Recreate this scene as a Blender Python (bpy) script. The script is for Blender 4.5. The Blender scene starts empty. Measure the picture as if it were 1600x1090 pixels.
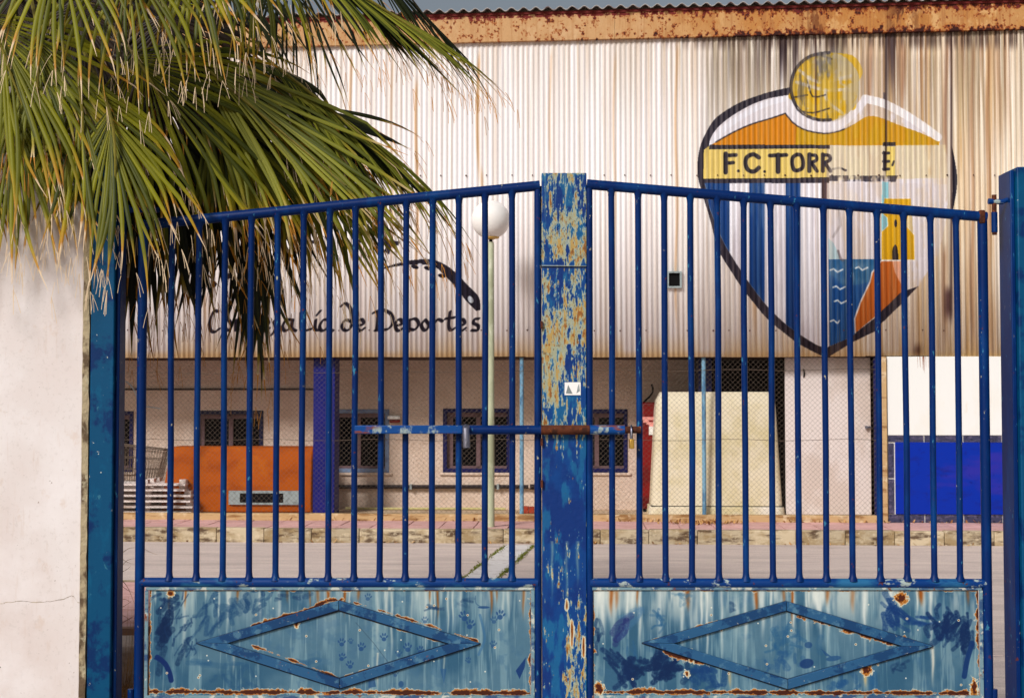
import bpy, math, random
import numpy as np
from mathutils import Vector, Matrix

# ------------------------------------------------------------------ camera, world, sun, exposure
SC = bpy.context.scene
F = 2200.0                      # focal length in photo pixels (1600 wide)
PITCH = math.radians(2.21)
H = 1.6
cam_data = bpy.data.cameras.new('camera')
cam = bpy.data.objects.new('camera', cam_data)
SC.collection.objects.link(cam)
cam.location = (0, 0, H)
cam.rotation_euler = (math.pi/2 + PITCH, 0, 0)
cam_data.sensor_width = 36
cam_data.lens = 36*F/1600
cam_data.clip_end = 3000
cam_data.dof.use_dof = True
cam_data.dof.focus_distance = 6.8
cam_data.dof.aperture_fstop = 11
SC.camera = cam

SUN_EL, SUN_AZ = math.radians(35), math.radians(214)   # azimuth clockwise from +Y: behind the camera, to the left
world = bpy.data.worlds.new('World'); SC.world = world; world.use_nodes = True
wn = world.node_tree.nodes; wl = world.node_tree.links
bg = wn['Background']
sky = wn.new('ShaderNodeTexSky'); sky.sky_type = 'NISHITA'; sky.sun_disc = False
sky.sun_elevation = SUN_EL; sky.sun_rotation = SUN_AZ
sky.dust_density = 4.0; sky.air_density = 1.3; sky.ozone_density = 1.5
hs = wn.new('ShaderNodeHueSaturation'); hs.inputs['Saturation'].default_value = 0.55
wl.new(sky.outputs[0], hs.inputs['Color']); wl.new(hs.outputs[0], bg.inputs['Color'])
bg.inputs['Strength'].default_value = 0.062
sun_d = bpy.data.lights.new('sun', 'SUN'); sun_d.energy = 2.75; sun_d.angle = math.radians(13)
sun_d.color = (1.0, 0.975, 0.965)
sun = bpy.data.objects.new('sun', sun_d); SC.collection.objects.link(sun)
sd = Vector((math.sin(SUN_AZ)*math.cos(SUN_EL), math.cos(SUN_AZ)*math.cos(SUN_EL), math.sin(SUN_EL)))
sun.rotation_euler = sd.to_track_quat('Z', 'Y').to_euler()
sun.location = sd*30
SC.view_settings.view_transform = 'Standard'; SC.view_settings.look = 'None'
SC.view_settings.gamma = 1; SC.view_settings.use_curve_mapping = False
SC.view_settings.exposure = 0.15
SC.render.engine = 'CYCLES'
SC.cycles.max_bounces = 6

rnd = random.Random(7)
C = SC.collection

# ------------------------------------------------------------------ geometry of the place
cp, sp = math.cos(PITCH), math.sin(PITCH)
def ray(x, y):
    a = (x-800)/F; b = (545-y)/F
    return Vector((a, cp - b*sp, sp + b*cp))
def at(x, y, D):
    """world point seen at photo pixel x, y lying on the plane Y = D"""
    r = ray(x, y); t = D/r.y
    return Vector((r.x*t, D, H + r.z*t))
PSI = math.atan(0.0484); cs, ss = math.cos(PSI), math.sin(PSI)
FO = Vector((0, 17.4, 0))
FROT = Matrix(((cs, ss, 0), (-ss, cs, 0), (0, 0, 1)))       # facade local -> world
FINV = FROT.transposed()
def pf(x, y, v=0.0):
    """facade-local (u, v, z) seen at photo pixel on the plane at depth v"""
    o = FINV @ (Vector((0, 0, H)) - FO); d = FINV @ ray(x, y)
    t = (v - o.y)/d.y
    return o + d*t
def fworld(p): return FROT @ Vector(p) + FO
PX_M = 126.4

# ------------------------------------------------------------------ mesh builder
class MB:
    def __init__(s): s.v = []; s.f = []; s.m = []; s.uv = None; s.cur = 0
    def add(s, vs, fs):
        b = len(s.v); s.v += [tuple(v) for v in vs]
        for f in fs: s.f.append(tuple(i+b for i in f)); s.m.append(s.cur)
        return s
    def box(s, x0, x1, y0, y1, z0, z1):
        return s.hexa([(x0,y0,z0),(x1,y0,z0),(x1,y1,z0),(x0,y1,z0),(x0,y0,z1),(x1,y0,z1),(x1,y1,z1),(x0,y1,z1)])
    def hexa(s, p):
        return s.add(p, [(0,3,2,1),(4,5,6,7),(0,1,5,4),(1,2,6,5),(2,3,7,6),(3,0,4,7)])
    def tube(s, pts, r, n=10, cap=True, flat=1.0):
        pts = [Vector(p) for p in pts]
        rs = r if isinstance(r, (list, tuple)) else [r]*len(pts)
        rings = []; up = None
        for i, p in enumerate(pts):
            a = pts[max(i-1,0)]; b = pts[min(i+1,len(pts)-1)]; d = (b-a)
            if d.length < 1e-9: d = Vector((0,0,1))
            d.normalize()
            if up is None: up = Vector((0,0,1)) if abs(d.z) < 0.9 else Vector((0,1,0))
            x = d.cross(up)
            if x.length < 1e-6: x = d.cross(Vector((1,0,0)))
            x.normalize(); y = d.cross(x).normalized(); up = -y if y.dot(up) < 0 else y
            rings.append([p + (x*math.cos(2*math.pi*k/n) + y*math.sin(2*math.pi*k/n)*flat)*rs[i] for k in range(n)])
        vs = [q for rg in rings for q in rg]; fs = []
        for i in range(len(pts)-1):
            for k in range(n):
                a = i*n+k; b = i*n+(k+1)%n
                fs.append((a, b, b+n, a+n))
        if cap: fs.append(tuple(range(n-1, -1, -1))); fs.append(tuple((len(pts)-1)*n+k for k in range(n)))
        return s.add(vs, fs)
    def prism(s, poly, y0, y1):
        """polygon of (x, z) extruded along y"""
        n = len(poly)
        vs = [(p[0], y0, p[1]) for p in poly] + [(p[0], y1, p[1]) for p in poly]
        fs = [tuple(range(n)), tuple(range(2*n-1, n-1, -1))]
        for i in range(n):
            j = (i+1) % n; fs.append((i, i+n, j+n, j))
        return s.add(vs, fs)
    def strip_frame(s, poly, w, y0, y1):
        """closed polygon frame, poly = outer (x, z) points, inner found by scaling in"""
        n = len(poly); cx = sum(p[0] for p in poly)/n; cz = sum(p[1] for p in poly)/n
        inn = []
        for i in range(n):
            a = Vector(poly[i-1]); b = Vector(poly[i]); c = Vector(poly[(i+1) % n])
            e1 = (b-a).normalized(); e2 = (c-b).normalized()
            n1 = Vector((-e1.y, e1.x)); n2 = Vector((-e2.y, e2.x))
            if n1.dot(Vector((cx, cz))-b) < 0: n1 = -n1
            if n2.dot(Vector((cx, cz))-b) < 0: n2 = -n2
            m = (n1+n2).normalized(); k = w/max(m.dot(n1), 0.15)
            inn.append(b + m*k)
        for i in range(n):
            j = (i+1) % n
            q = [poly[i], poly[j], inn[j], inn[i]]
            s.prism([(p[0], p[1]) for p in q], y0, y1)
        return s

def shade(o, ang=35):
    me = o.data
    me.polygons.foreach_set('use_smooth', [True]*len(me.polygons))
    try: me.set_sharp_from_angle(angle=math.radians(ang))
    except Exception: pass

def mesh_obj(name, mb, mats, parent=None, loc=(0,0,0), frame=None, smooth=True, bevel=0.0, seg=2):
    """vertices of mb are in the frame's coordinates; the object sits at loc"""
    L = Vector(loc)
    me = bpy.data.meshes.new(name)
    me.from_pydata([(v[0]-L.x, v[1]-L.y, v[2]-L.z) for v in mb.v], [], mb.f)
    if not isinstance(mats, (list, tuple)): mats = [mats]
    for m in mats: me.materials.append(m)
    me.polygons.foreach_set('material_index', mb.m)
    import bmesh
    bm = bmesh.new(); bm.from_mesh(me); bmesh.ops.recalc_face_normals(bm, faces=bm.faces)
    bm.to_mesh(me); bm.free()
    o = bpy.data.objects.new(name, me); C.objects.link(o)
    if smooth: shade(o)
    if bevel:
        b = o.modifiers.new('bevel', 'BEVEL'); b.width = bevel; b.segments = seg; b.limit_method = 'ANGLE'
        b.angle_limit = math.radians(40)
    if parent is not None: o.parent = parent
    elif frame == 'F':
        o.location = fworld(L); o.rotation_euler = (0, 0, -PSI)
    else: o.location = L
    return o

class Thing:
    """an Empty at the thing's base; parts are built in the thing's frame"""
    def __init__(s, name, loc, label, cat, group=None, frame='F', kind=None):
        s.frame = frame; s.loc = Vector(loc)
        e = bpy.data.objects.new(name, None); C.objects.link(e); e.empty_display_size = 0.1
        if frame == 'F': e.location = fworld(s.loc); e.rotation_euler = (0, 0, -PSI)
        else: e.location = s.loc
        if label: e['label'] = label
        if cat: e['category'] = cat
        if group: e['group'] = group
        if kind: e['kind'] = kind
        s.e = e
    def part(s, name, mb, mat, parent=None, label=None, kind=None, **k):
        o = mesh_obj(name, mb, mat, parent=parent or s.e, loc=s.loc, **k)
        if label: o['label'] = label
        if kind: o['kind'] = kind
        return o
def single(name, mb, mat, loc, label=None, cat=None, group=None, kind=None, frame='F', **k):
    o = mesh_obj(name, mb, mat, loc=loc, frame=frame, **k)
    if label: o['label'] = label
    if cat: o['category'] = cat
    if group: o['group'] = group
    if kind: o['kind'] = kind
    return o

# ------------------------------------------------------------------ procedural materials
def lin(c):
    c = [x/255 for x in c]
    return tuple((x/12.92 if x <= .04045 else ((x+.055)/1.055)**2.4) for x in c) + (1.0,)
def mat(name, col, rough=.6, layers=(), bump=None, metal=0.0, spec=None, rand=0.0, coord='Object', trans=None):
    """col: sRGB 0-255; layers: (rgb, scale, (sx,sy,sz), lo, hi, amount) noise-masked colours, later ones on top"""
    m = bpy.data.materials.new(name); m.use_nodes = True
    nt = m.node_tree; N = nt.nodes; Lk = nt.links
    b = N['Principled BSDF']; b.inputs['Roughness'].default_value = rough; b.inputs['Metallic'].default_value = metal
    b.inputs['Specular IOR Level'].default_value = .2 if spec is None else spec
    tc = N.new('ShaderNodeTexCoord'); oi = N.new('ShaderNodeObjectInfo')
    mul = N.new('ShaderNodeMath'); mul.operation = 'MULTIPLY'; mul.inputs[1].default_value = 57.0
    Lk.new(oi.outputs['Random'], mul.inputs[0])
    add = N.new('ShaderNodeVectorMath'); add.operation = 'ADD'
    Lk.new(tc.outputs[coord], add.inputs[0]); Lk.new(mul.outputs[0], add.inputs[1])
    rgb = N.new('ShaderNodeRGB'); rgb.outputs[0].default_value = lin(col); out = rgb.outputs[0]
    if rand:
        h = N.new('ShaderNodeHueSaturation'); mr = N.new('ShaderNodeMapRange')
        mr.inputs[3].default_value = 1-rand; mr.inputs[4].default_value = 1+rand
        Lk.new(oi.outputs['Random'], mr.inputs[0]); Lk.new(mr.outputs[0], h.inputs['Value'])
        Lk.new(out, h.inputs['Color']); out = h.outputs[0]
    for (c, sc, st, lo, hi, amt) in layers:
        mp = N.new('ShaderNodeMapping'); mp.inputs['Scale'].default_value = st
        mp.inputs['Location'].default_value = (rnd.random()*9, rnd.random()*9, rnd.random()*9)
        Lk.new(add.outputs[0], mp.inputs[0])
        no = N.new('ShaderNodeTexNoise'); no.inputs['Scale'].default_value = sc
        no.inputs['Detail'].default_value = 5; no.inputs['Roughness'].default_value = .62
        Lk.new(mp.outputs[0], no.inputs['Vector'])
        mr = N.new('ShaderNodeMapRange'); mr.inputs[1].default_value = lo; mr.inputs[2].default_value = hi
        mr.inputs[4].default_value = amt; Lk.new(no.outputs['Fac'], mr.inputs[0])
        mx = N.new('ShaderNodeMix'); mx.data_type = 'RGBA'
        Lk.new(mr.outputs[0], mx.inputs[0]); Lk.new(out, mx.inputs[6]); mx.inputs[7].default_value = lin(c)
        out = mx.outputs[2]
    Lk.new(out, b.inputs['Base Color'])
    if bump:
        sc, stg, dist = bump[:3]
        no = N.new('ShaderNodeTexNoise'); no.inputs['Scale'].default_value = sc; no.inputs['Detail'].default_value = 6
        Lk.new(add.outputs[0], no.inputs['Vector'])
        bp = N.new('ShaderNodeBump'); bp.inputs['Strength'].default_value = stg; bp.inputs['Distance'].default_value = dist
        Lk.new(no.outputs['Fac'], bp.inputs['Height']); Lk.new(bp.outputs[0], b.inputs['Normal'])
    return m

def noise2(h, w, fy, fx, seed, octaves=4, rough=.55):
    """value-noise fBm on an h x w grid with fy x fx base cells, 0..1"""
    r = np.random.RandomState(seed); out = np.zeros((h, w), np.float32); amp = 1.0; tot = 0
    for o in range(octaves):
        gy, gx = int(fy*2**o)+3, int(fx*2**o)+3
        if gy > h*2 or gx > w*2: break
        g = r.rand(gy, gx).astype(np.float32)
        ys = np.linspace(0, fy*2**o, h, dtype=np.float32); xs = np.linspace(0, fx*2**o, w, dtype=np.float32)
        yi = ys.astype(int); xi = xs.astype(int); yf = ys-yi; xf = xs-xi
        yf = yf*yf*(3-2*yf); xf = xf*xf*(3-2*xf)
        a = g[yi][:, xi]; b = g[yi][:, xi+1]; c = g[yi+1][:, xi]; d = g[yi+1][:, xi+1]
        out += amp*((a*(1-xf)+b*xf)*(1-yf)[:, None] + (c*(1-xf)+d*xf)*yf[:, None])
        tot += amp; amp *= rough
    return out/tot
def sstep(x, a, b):
    t = np.clip((x-a)/(b-a), 0, 1); return t*t*(3-2*t)
class Paint:
    """a canvas laid over a vertical plane; coordinates are those of the drawn figure"""
    def __init__(s, PX, PY, col):
        s.PX, s.PY = PX, PY; s.h, s.w = PX.shape
        s.c = np.zeros((s.h, s.w, 3), np.float32); s.c[:] = np.array(col)/255
    def put(s, mask, col, sl=None):
        c = np.array(col, np.float32)/255
        t = s.c[sl] if sl is not None else s.c
        t += (c-t)*mask[..., None]
    def _sl(s, xs, ys, pad):
        x0, x1, y0, y1 = min(xs)-pad, max(xs)+pad, min(ys)-pad, max(ys)+pad
        cols = np.where((s.PX.max(0) >= x0) & (s.PX.min(0) <= x1))[0]
        rows = np.where((s.PY.max(1) >= y0) & (s.PY.min(1) <= y1))[0]
        if len(cols) == 0 or len(rows) == 0: return None
        return (slice(rows[0], rows[-1]+1), slice(cols[0], cols[-1]+1))
    def poly(s, pts, col, amt=1.0, mod=None):
        xs = [p[0] for p in pts]; ys = [p[1] for p in pts]; sl = s._sl(xs, ys, 1)
        if sl is None: return
        X, Y = s.PX[sl], s.PY[sl]; ins = np.zeros(X.shape, bool); n = len(pts)
        for i in range(n):
            xa, ya = pts[i]; xb, yb = pts[(i+1) % n]
            if ya == yb: continue
            cnd = ((ya > Y) != (yb > Y)) & (X < (xb-xa)*(Y-ya)/(yb-ya)+xa)
            ins ^= cnd
        m = ins.astype(np.float32)*amt
        if mod is not None: m = m*mod[sl]
        s.put(m, col, sl)
    def stroke(s, pts, w, col, amt=1.0, nib=None, mod=None, soft=.7):
        """polyline with round pen width w, or nib = (thick, thin, angle deg)"""
        xs = [p[0] for p in pts]; ys = [p[1] for p in pts]; sl = s._sl(xs, ys, (w if not nib else nib[0])+2)
        if sl is None: return
        X, Y = s.PX[sl], s.PY[sl]
        if nib:
            a = math.radians(nib[2]); ca, sa = math.cos(a), math.sin(a); k = nib[0]/nib[1]; w = nib[0]
            tr = lambda x, y: (x*ca - y*sa, (x*sa + y*ca)*k)
        else: tr = lambda x, y: (x, y)
        U, V = tr(X, Y); best = np.full(X.shape, 1e9, np.float32)
        for i in range(len(pts)-1):
            ax, ay = tr(*pts[i]); bx, by = tr(*pts[i+1]); dx, dy = bx-ax, by-ay; L = dx*dx+dy*dy+1e-9
            t = np.clip(((U-ax)*dx+(V-ay)*dy)/L, 0, 1)
            best = np.minimum(best, (U-ax-t*dx)**2+(V-ay-t*dy)**2)
        m = 1-sstep(np.sqrt(best), w/2-soft, w/2+soft); m = m*amt
        if mod is not None: m = m*mod[sl]
        s.put(m, col, sl)
    def ell(s, x, y, rx, ry, col, amt=1.0, mod=None, rot=0, soft=.12):
        sl = s._sl([x-max(rx,ry), x+max(rx,ry)], [y-max(rx,ry), y+max(rx,ry)], 2)
        if sl is None: return
        a = math.radians(rot); dx = s.PX[sl]-x; dy = s.PY[sl]-y
        u = (dx*math.cos(a)+dy*math.sin(a))/rx; v = (-dx*math.sin(a)+dy*math.cos(a))/ry
        m = (1-sstep(np.sqrt(u*u+v*v), 1-soft, 1+soft))*amt
        if mod is not None: m = m*mod[sl]
        s.put(m, col, sl)
    def image(s, name):
        im = bpy.data.images.new(name, s.w, s.h)
        a = np.ones((s.h, s.w, 4), np.float32); a[..., :3] = np.clip(s.c, 0, 1)
        im.pixels.foreach_set(a[::-1].ravel()); im.update(); im.pack()
        return im
def bez(pts, n=10):
    """Catmull-Rom through points"""
    P = [pts[0]] + list(pts) + [pts[-1]]; out = []
    for i in range(1, len(P)-2):
        for k in range(n):
            t = k/n; a, b, c, d = P[i-1], P[i], P[i+1], P[i+2]
            out.append(tuple(.5*((2*b[j])+(-a[j]+c[j])*t+(2*a[j]-5*b[j]+4*c[j]-d[j])*t*t+(-a[j]+3*b[j]-3*c[j]+d[j])*t**3) for j in range(len(b))))
    out.append(tuple(P[-2])); return out
def image_mat(name, im, x0, x1, z0, z1, rough=.5, bump=(60, .15, .004), grain=.06, metal=0, spec=.2):
    """paint laid on a vertical face by the object's own x and z"""
    m = bpy.data.materials.new(name); m.use_nodes = True; N = m.node_tree.nodes; Lk = m.node_tree.links
    b = N['Principled BSDF']; b.inputs['Roughness'].default_value = rough; b.inputs['Metallic'].default_value = metal
    b.inputs['Specular IOR Level'].default_value = spec
    tc = N.new('ShaderNodeTexCoord'); sx = N.new('ShaderNodeSeparateXYZ'); Lk.new(tc.outputs['Object'], sx.inputs[0])
    cx = N.new('ShaderNodeCombineXYZ')
    for k, (a, c) in enumerate(((x0, x1), (z0, z1))):
        mr = N.new('ShaderNodeMapRange'); mr.clamp = False; mr.inputs[1].default_value = a; mr.inputs[2].default_value = c
        Lk.new(sx.outputs[0 if k == 0 else 2], mr.inputs[0]); Lk.new(mr.outputs[0], cx.inputs[k])
    ti = N.new('ShaderNodeTexImage'); ti.image = im; ti.extension = 'EXTEND'; Lk.new(cx.outputs[0], ti.inputs[0])
    no = N.new('ShaderNodeTexNoise'); no.inputs['Scale'].default_value = bump[0]; no.inputs['Detail'].default_value = 6
    Lk.new(tc.outputs['Object'], no.inputs['Vector'])
    mr = N.new('ShaderNodeMapRange'); mr.inputs[3].default_value = 1-grain*2; mr.inputs[4].default_value = 1+grain*2
    Lk.new(no.outputs['Fac'], mr.inputs[0])
    mx = N.new('ShaderNodeVectorMath'); mx.operation = 'SCALE'; Lk.new(ti.outputs[0], mx.inputs[0]); Lk.new(mr.outputs[0], mx.inputs['Scale'])
    Lk.new(mx.outputs[0], b.inputs['Base Color'])
    bp = N.new('ShaderNodeBump'); bp.inputs['Strength'].default_value = bump[1]; bp.inputs['Distance'].default_value = bump[2]
    Lk.new(no.outputs['Fac'], bp.inputs['Height']); Lk.new(bp.outputs[0], b.inputs['Normal'])
    return m

# ------------------------------------------------------------------ material library
M = {}
BLUE = (0, 35, 90)
M['gate'] = mat('gate_blue_paint', BLUE, .42, [((0, 66, 128), 9, (1,1,.25), .5, .7, .55), ((0, 26, 80), 16, (1,1,.3), .55, .7, .5), ((60, 130, 160), 40, (1,1,.4), .65, .69, .7),
      ((170, 165, 140), 46, (1,1,.5), .685, .71, .9), ((95, 42, 22), 30, (1,1,.8), .68, .70, .9)], (90, .12, .003), spec=.14)
M['gate_low'] = mat('gate_worn_blue_paint', (0, 50, 112), .48, [((40, 105, 145), 8, (.4,1,1), .52, .62, .75), ((165, 180, 172), 14, (.7,1,1.2), .60, .64, .85),
      ((90, 42, 20), 26, (1,1,.8), .645, .67, .95)], (90, .2, .003), spec=.18)
M['post'] = mat('post_teal_blue_paint', (0, 70, 108), .5, [((0, 30, 85), 7, (1,1,1), .52, .6, .8), ((0, 88, 125), 16, (1,1,.4), .56, .66, .5),
      ((60, 120, 140), 30, (1,1,.6), .66, .70, .6), ((215, 215, 200), 38, (1,1,1), .70, .715, .95)], (60, .15, .004), spec=.16)
M['rust'] = mat('rusty_steel', (88, 45, 26), .8, [((45, 24, 18), 25, (1,1,1), .45, .6, .8), ((150, 80, 30), 40, (1,1,1), .6, .68, .8)], (120, .4, .003))
M['rust_blue'] = mat('rusting_blue_steel', (4, 65, 130), .5, [((150, 165, 160), 22, (1,1,.6), .55, .62, .9), ((120, 60, 25), 18, (.3,1,1.5), .57, .64, .95)], (90, .3, .003))
M['chrome'] = mat('worn_bright_metal', (150, 150, 165), .3, [((40, 40, 60), 20, (3,1,1), .5, .6, .7)], metal=.8)
M['brass'] = mat('brass', (190, 150, 70), .4, metal=.6)
M['white_wall'] = mat('white_lime_render', (224, 216, 213), .9, [((214, 199, 193), 1.2, (1,1,.6), .45, .65, .7), ((196, 186, 180), 60, (1,1,1), .56, .66, .35), ((206, 188, 176), 14, (3,1,.5), .58, .68, .35), ((240, 235, 235), 2.2, (1,1,1), .5, .7, .6),
      ((205, 180, 160), 9, (1,1,.8), .62, .7, .35), ((120, 95, 80), 42, (1,1,1), .70, .715, .8)], (35, .18, .006))
M['wall_edge'] = mat('weathered_wall_edge', (178, 162, 130), .9, [((70, 45, 30), 12, (1,1,.5), .5, .6, .8), ((190, 180, 150), 20, (1,1,1), .58, .66, .7)], (30, .6, .02))
M['stucco'] = mat('rough_stucco', (220, 198, 180), .95, [((204, 178, 156), 3, (1,1,1), .45, .6, .5), ((186, 152, 128), 30, (1,1,1), .56, .66, .5)], (34, .8, .022))
M['asphalt'] = mat('pale_asphalt', (206, 190, 182), .92, [((180, 165, 158), .9, (.3,2,1), .48, .62, .6), ((224, 208, 196), 3, (.3,1.6,1), .5, .65, .6), ((112, 100, 94), 160, (1,1,1), .54, .64, .5), ((150, 136, 128), 5, (.25,3,1), .58, .66, .5),
      ((150, 140, 138), 90, (1,1,1), .58, .68, .5)], (150, .5, .01))
M['soil'] = mat('dry_soil', (120, 98, 72), .95, [((80, 62, 45), 6, (1,1,1), .45, .6, .7), ((165, 145, 115), 30, (1,1,1), .56, .66, .6)], (40, .8, .03))
M['kerb'] = mat('stained_concrete_kerb', (186, 170, 142), .9, [((146, 122, 84), 3, (1,1,2), .44, .58, .8), ((70, 46, 32), 4.5, (.8,1,3), .51, .62, .85),
      ((214, 198, 168), 20, (1,1,1), .56, .66, .5)], (60, .5, .01), rand=.16)
M['slab'] = mat('pink_paving', (208, 164, 158), .85, [((184, 138, 128), 5, (1,1,1), .5, .66, .7), ((235, 205, 195), 30, (1,1,1), .55, .66, .4)], (80, .3, .006), rand=.10)
M['joint'] = mat('dirty_mortar', (150, 118, 100), .95, bump=(60, .3, .01))
M['plinth'] = mat('yellowed_concrete', (190, 158, 114), .9, [((130, 88, 46), 5, (.5,1,3), .5, .6, .8), ((222, 202, 168), 7, (1,1,1), .55, .66, .7)], (60, .5, .01))
M['gap_shade'] = mat('shaded_gap_brown', (84, 50, 38), .95, [((36, 22, 22), 14, (1,1,.5), .46, .58, .8)], (60, .5, .01))  # dark brown standing in for shade in the gap beside the left post
M['yard'] = mat('dusty_concrete', (205, 180, 150), .95, [((160, 130, 100), 4, (1,1,1), .5, .62, .7)], (50, .5, .02))
M['drain'] = mat('pale_concrete_slab', (212, 208, 206), .9, [((180, 172, 165), 6, (1,1,1), .5, .62, .6)], (90, .5, .008), rand=.06)
M['weed'] = mat('dusty_weeds', (120, 125, 50), .8, [((75, 85, 25), 20, (1,1,1), .45, .6, .8)])
M['straw'] = mat('dry_straw', (196, 150, 95), .85, [((110, 70, 40), 8, (1,1,1), .45, .6, .8)])
M['blue_col'] = mat('blue_gloss_wall_paint', (6, 18, 104), .5, [((26, 24, 124), 2, (1,1,1), .48, .6, .4), ((10, 15, 85), 9, (1,1,1), .58, .7, .5)], (40, .2, .01))
M['navy'] = mat('navy_paint', (14, 22, 70), .5, bump=(40, .2, .01))
M['fence_post'] = mat('pale_blue_galvanised_post', (120, 165, 190), .5, [((60, 110, 150), 12, (1,1,.3), .5, .6, .8), ((150, 100, 70), 30, (1,1,1), .66, .7, .8)])
M['wire'] = mat('galvanised_wire', (104, 90, 78), .6, metal=.2)
M['frame_blue'] = mat('window_frame_blue', (8, 16, 74), .45, [((28, 26, 92), 6, (1,1,1), .5, .62, .4)])
M['frame_pale'] = mat('window_frame_pale_blue', (120, 140, 170), .5, [((90, 100, 130), 10, (1,1,1), .5, .6, .6)])
M['frame_black'] = mat('window_frame_navy', (14, 20, 58), .5)
M['sash'] = mat('greyish_sash', (116, 90, 92), .6, [((84, 62, 66), 40, (1,1,1), .48, .58, .6)])
M['glass'] = mat('dark_window_glass', (10, 10, 12), .12)
M['orange'] = mat('orange_plastic', (172, 80, 2), .8, [((138, 56, 0), 2, (1,1,2), .48, .62, .6), ((186, 98, 8), 5, (1,1,1), .55, .66, .5)], rand=0)
M['greyplate'] = mat('grey_plate', (150, 160, 160), .6, [((110, 118, 118), 12, (1,1,1), .5, .62, .7)])
M['black'] = mat('dark_void', (8, 7, 8), .9)
M['dark_room'] = mat('dark_room_wall', (40, 32, 28), .95)
M['cream'] = mat('cream_fibreglass', (226, 214, 186), .5, [((205, 190, 140), 1.6, (1,1,1), .48, .62, .7), ((238, 232, 222), 1.2, (1,1,.5), .55, .7, .8),
      ((190, 170, 130), 16, (1,1,.5), .62, .7, .4)], (20, .1, .01))
M['door'] = mat('offwhite_door', (226, 214, 208), .55, [((206, 188, 175), 1.4, (1,1,.6), .48, .6, .7), ((170, 140, 120), 20, (1,1,1), .68, .74, .6)])
M['red'] = mat('dark_red_enamel', (120, 10, 12), .4, [((60, 5, 8), 3, (1,1,1), .48, .62, .7)])
M['pinkpaint'] = mat('faded_pink_print', (225, 150, 140), .6)
M['whiteplastic'] = mat('white_plastic', (230, 228, 222), .4)
M['pipe'] = mat('black_pipe', (28, 16, 20), .5)
M['hose'] = mat('yellow_hose', (200, 190, 130), .6)
M['brick'] = mat('red_brick', (165, 62, 38), .85, [((120, 40, 25), 20, (1,1,1), .5, .6, .6)])
M['bright_white'] = mat('white_gloss_panel', (230, 230, 226), .5, [((226, 220, 205), 2, (1,1,.4), .5, .66, .6), ((214, 190, 150), 6, (1,1,.4), .66, .76, .4)])
M['stain'] = mat('rust_stain', (150, 92, 66), .8)
M['tile'] = mat('dark_marbled_tile', (62, 62, 86), .3, [((100, 92, 118), 14, (1,1,2), .5, .6, .7), ((24, 26, 40), 24, (1,1,1), .54, .64, .8)])
M['grout'] = mat('white_grout', (228, 224, 216), .9)
M['royal'] = mat('royal_blue_board', (2, 42, 156), .35, [((46, 42, 150), .9, (.35,1,1.4), .5, .56, .8), ((20, 26, 110), 5, (.5,1,1.5), .55, .66, .5), ((10, 22, 120), 14, (1,1,1), .62, .7, .6)])
M['globe'] = mat('opal_globe', (240, 238, 234), .25, [((226, 214, 205), 2, (1,1,1), .5, .7, .4)])
M['lamp_base'] = mat('yellowed_lamp_base', (205, 165, 85), .5)
M['lamp_pole'] = mat('grey_green_pole_paint', (176, 180, 150), .5, [((140, 142, 112), 6, (1,1,.3), .5, .62, .7), ((205, 205, 185), 10, (1,1,.4), .58, .66, .6)])
M['pallet'] = mat('whitewashed_wood', (222, 210, 204), .8, [((170, 140, 120), 14, (.2,1,1), .52, .62, .7)], rand=.08)
M['fascia'] = mat('ochre_fascia', (206, 158, 104), .75, [((190, 132, 76), 2.5, (.5,1,1.5), .46, .6, .7), ((220, 186, 140), 7, (.5,1,1), .54, .66, .6),
      ((128, 58, 22), 26, (.6,1,1.2), .60, .68, .75)], (50, .4, .01))
M['fascia_r'] = mat('rusted_ochre_fascia', (200, 138, 70), .8, [((170, 100, 40), 3, (.6,1,1.5), .46, .6, .8), ((214, 172, 112), 6, (.5,1,1), .54, .66, .7),
      ((112, 44, 16), 16, (.5,1,1.6), .54, .64, .85), ((60, 22, 12), 40, (.6,1,1.2), .60, .68, .8)], (60, .5, .012))
M['roofm'] = mat('weathered_roof_sheet', (176, 174, 172), .7, [((90, 40, 36), 8, (1,1,1), .52, .62, .7)])
M['trim_red'] = mat('dark_red_trim', (110, 40, 36), .7)
M['soffit'] = mat('soffit_board', (70, 50, 44), .9)
M['screw'] = mat('rusty_screw', (80, 50, 40), .7)
M['sticker'] = mat('white_sticker', (238, 235, 232), .4, [((150, 150, 155), 18, (1,1,1), .6, .62, .8)])
M['trunk'] = mat('palm_trunk', (105, 80, 58), .95, [((60, 42, 30), 8, (1,1,4), .48, .58, .8)], (20, .8, .04))

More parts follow.
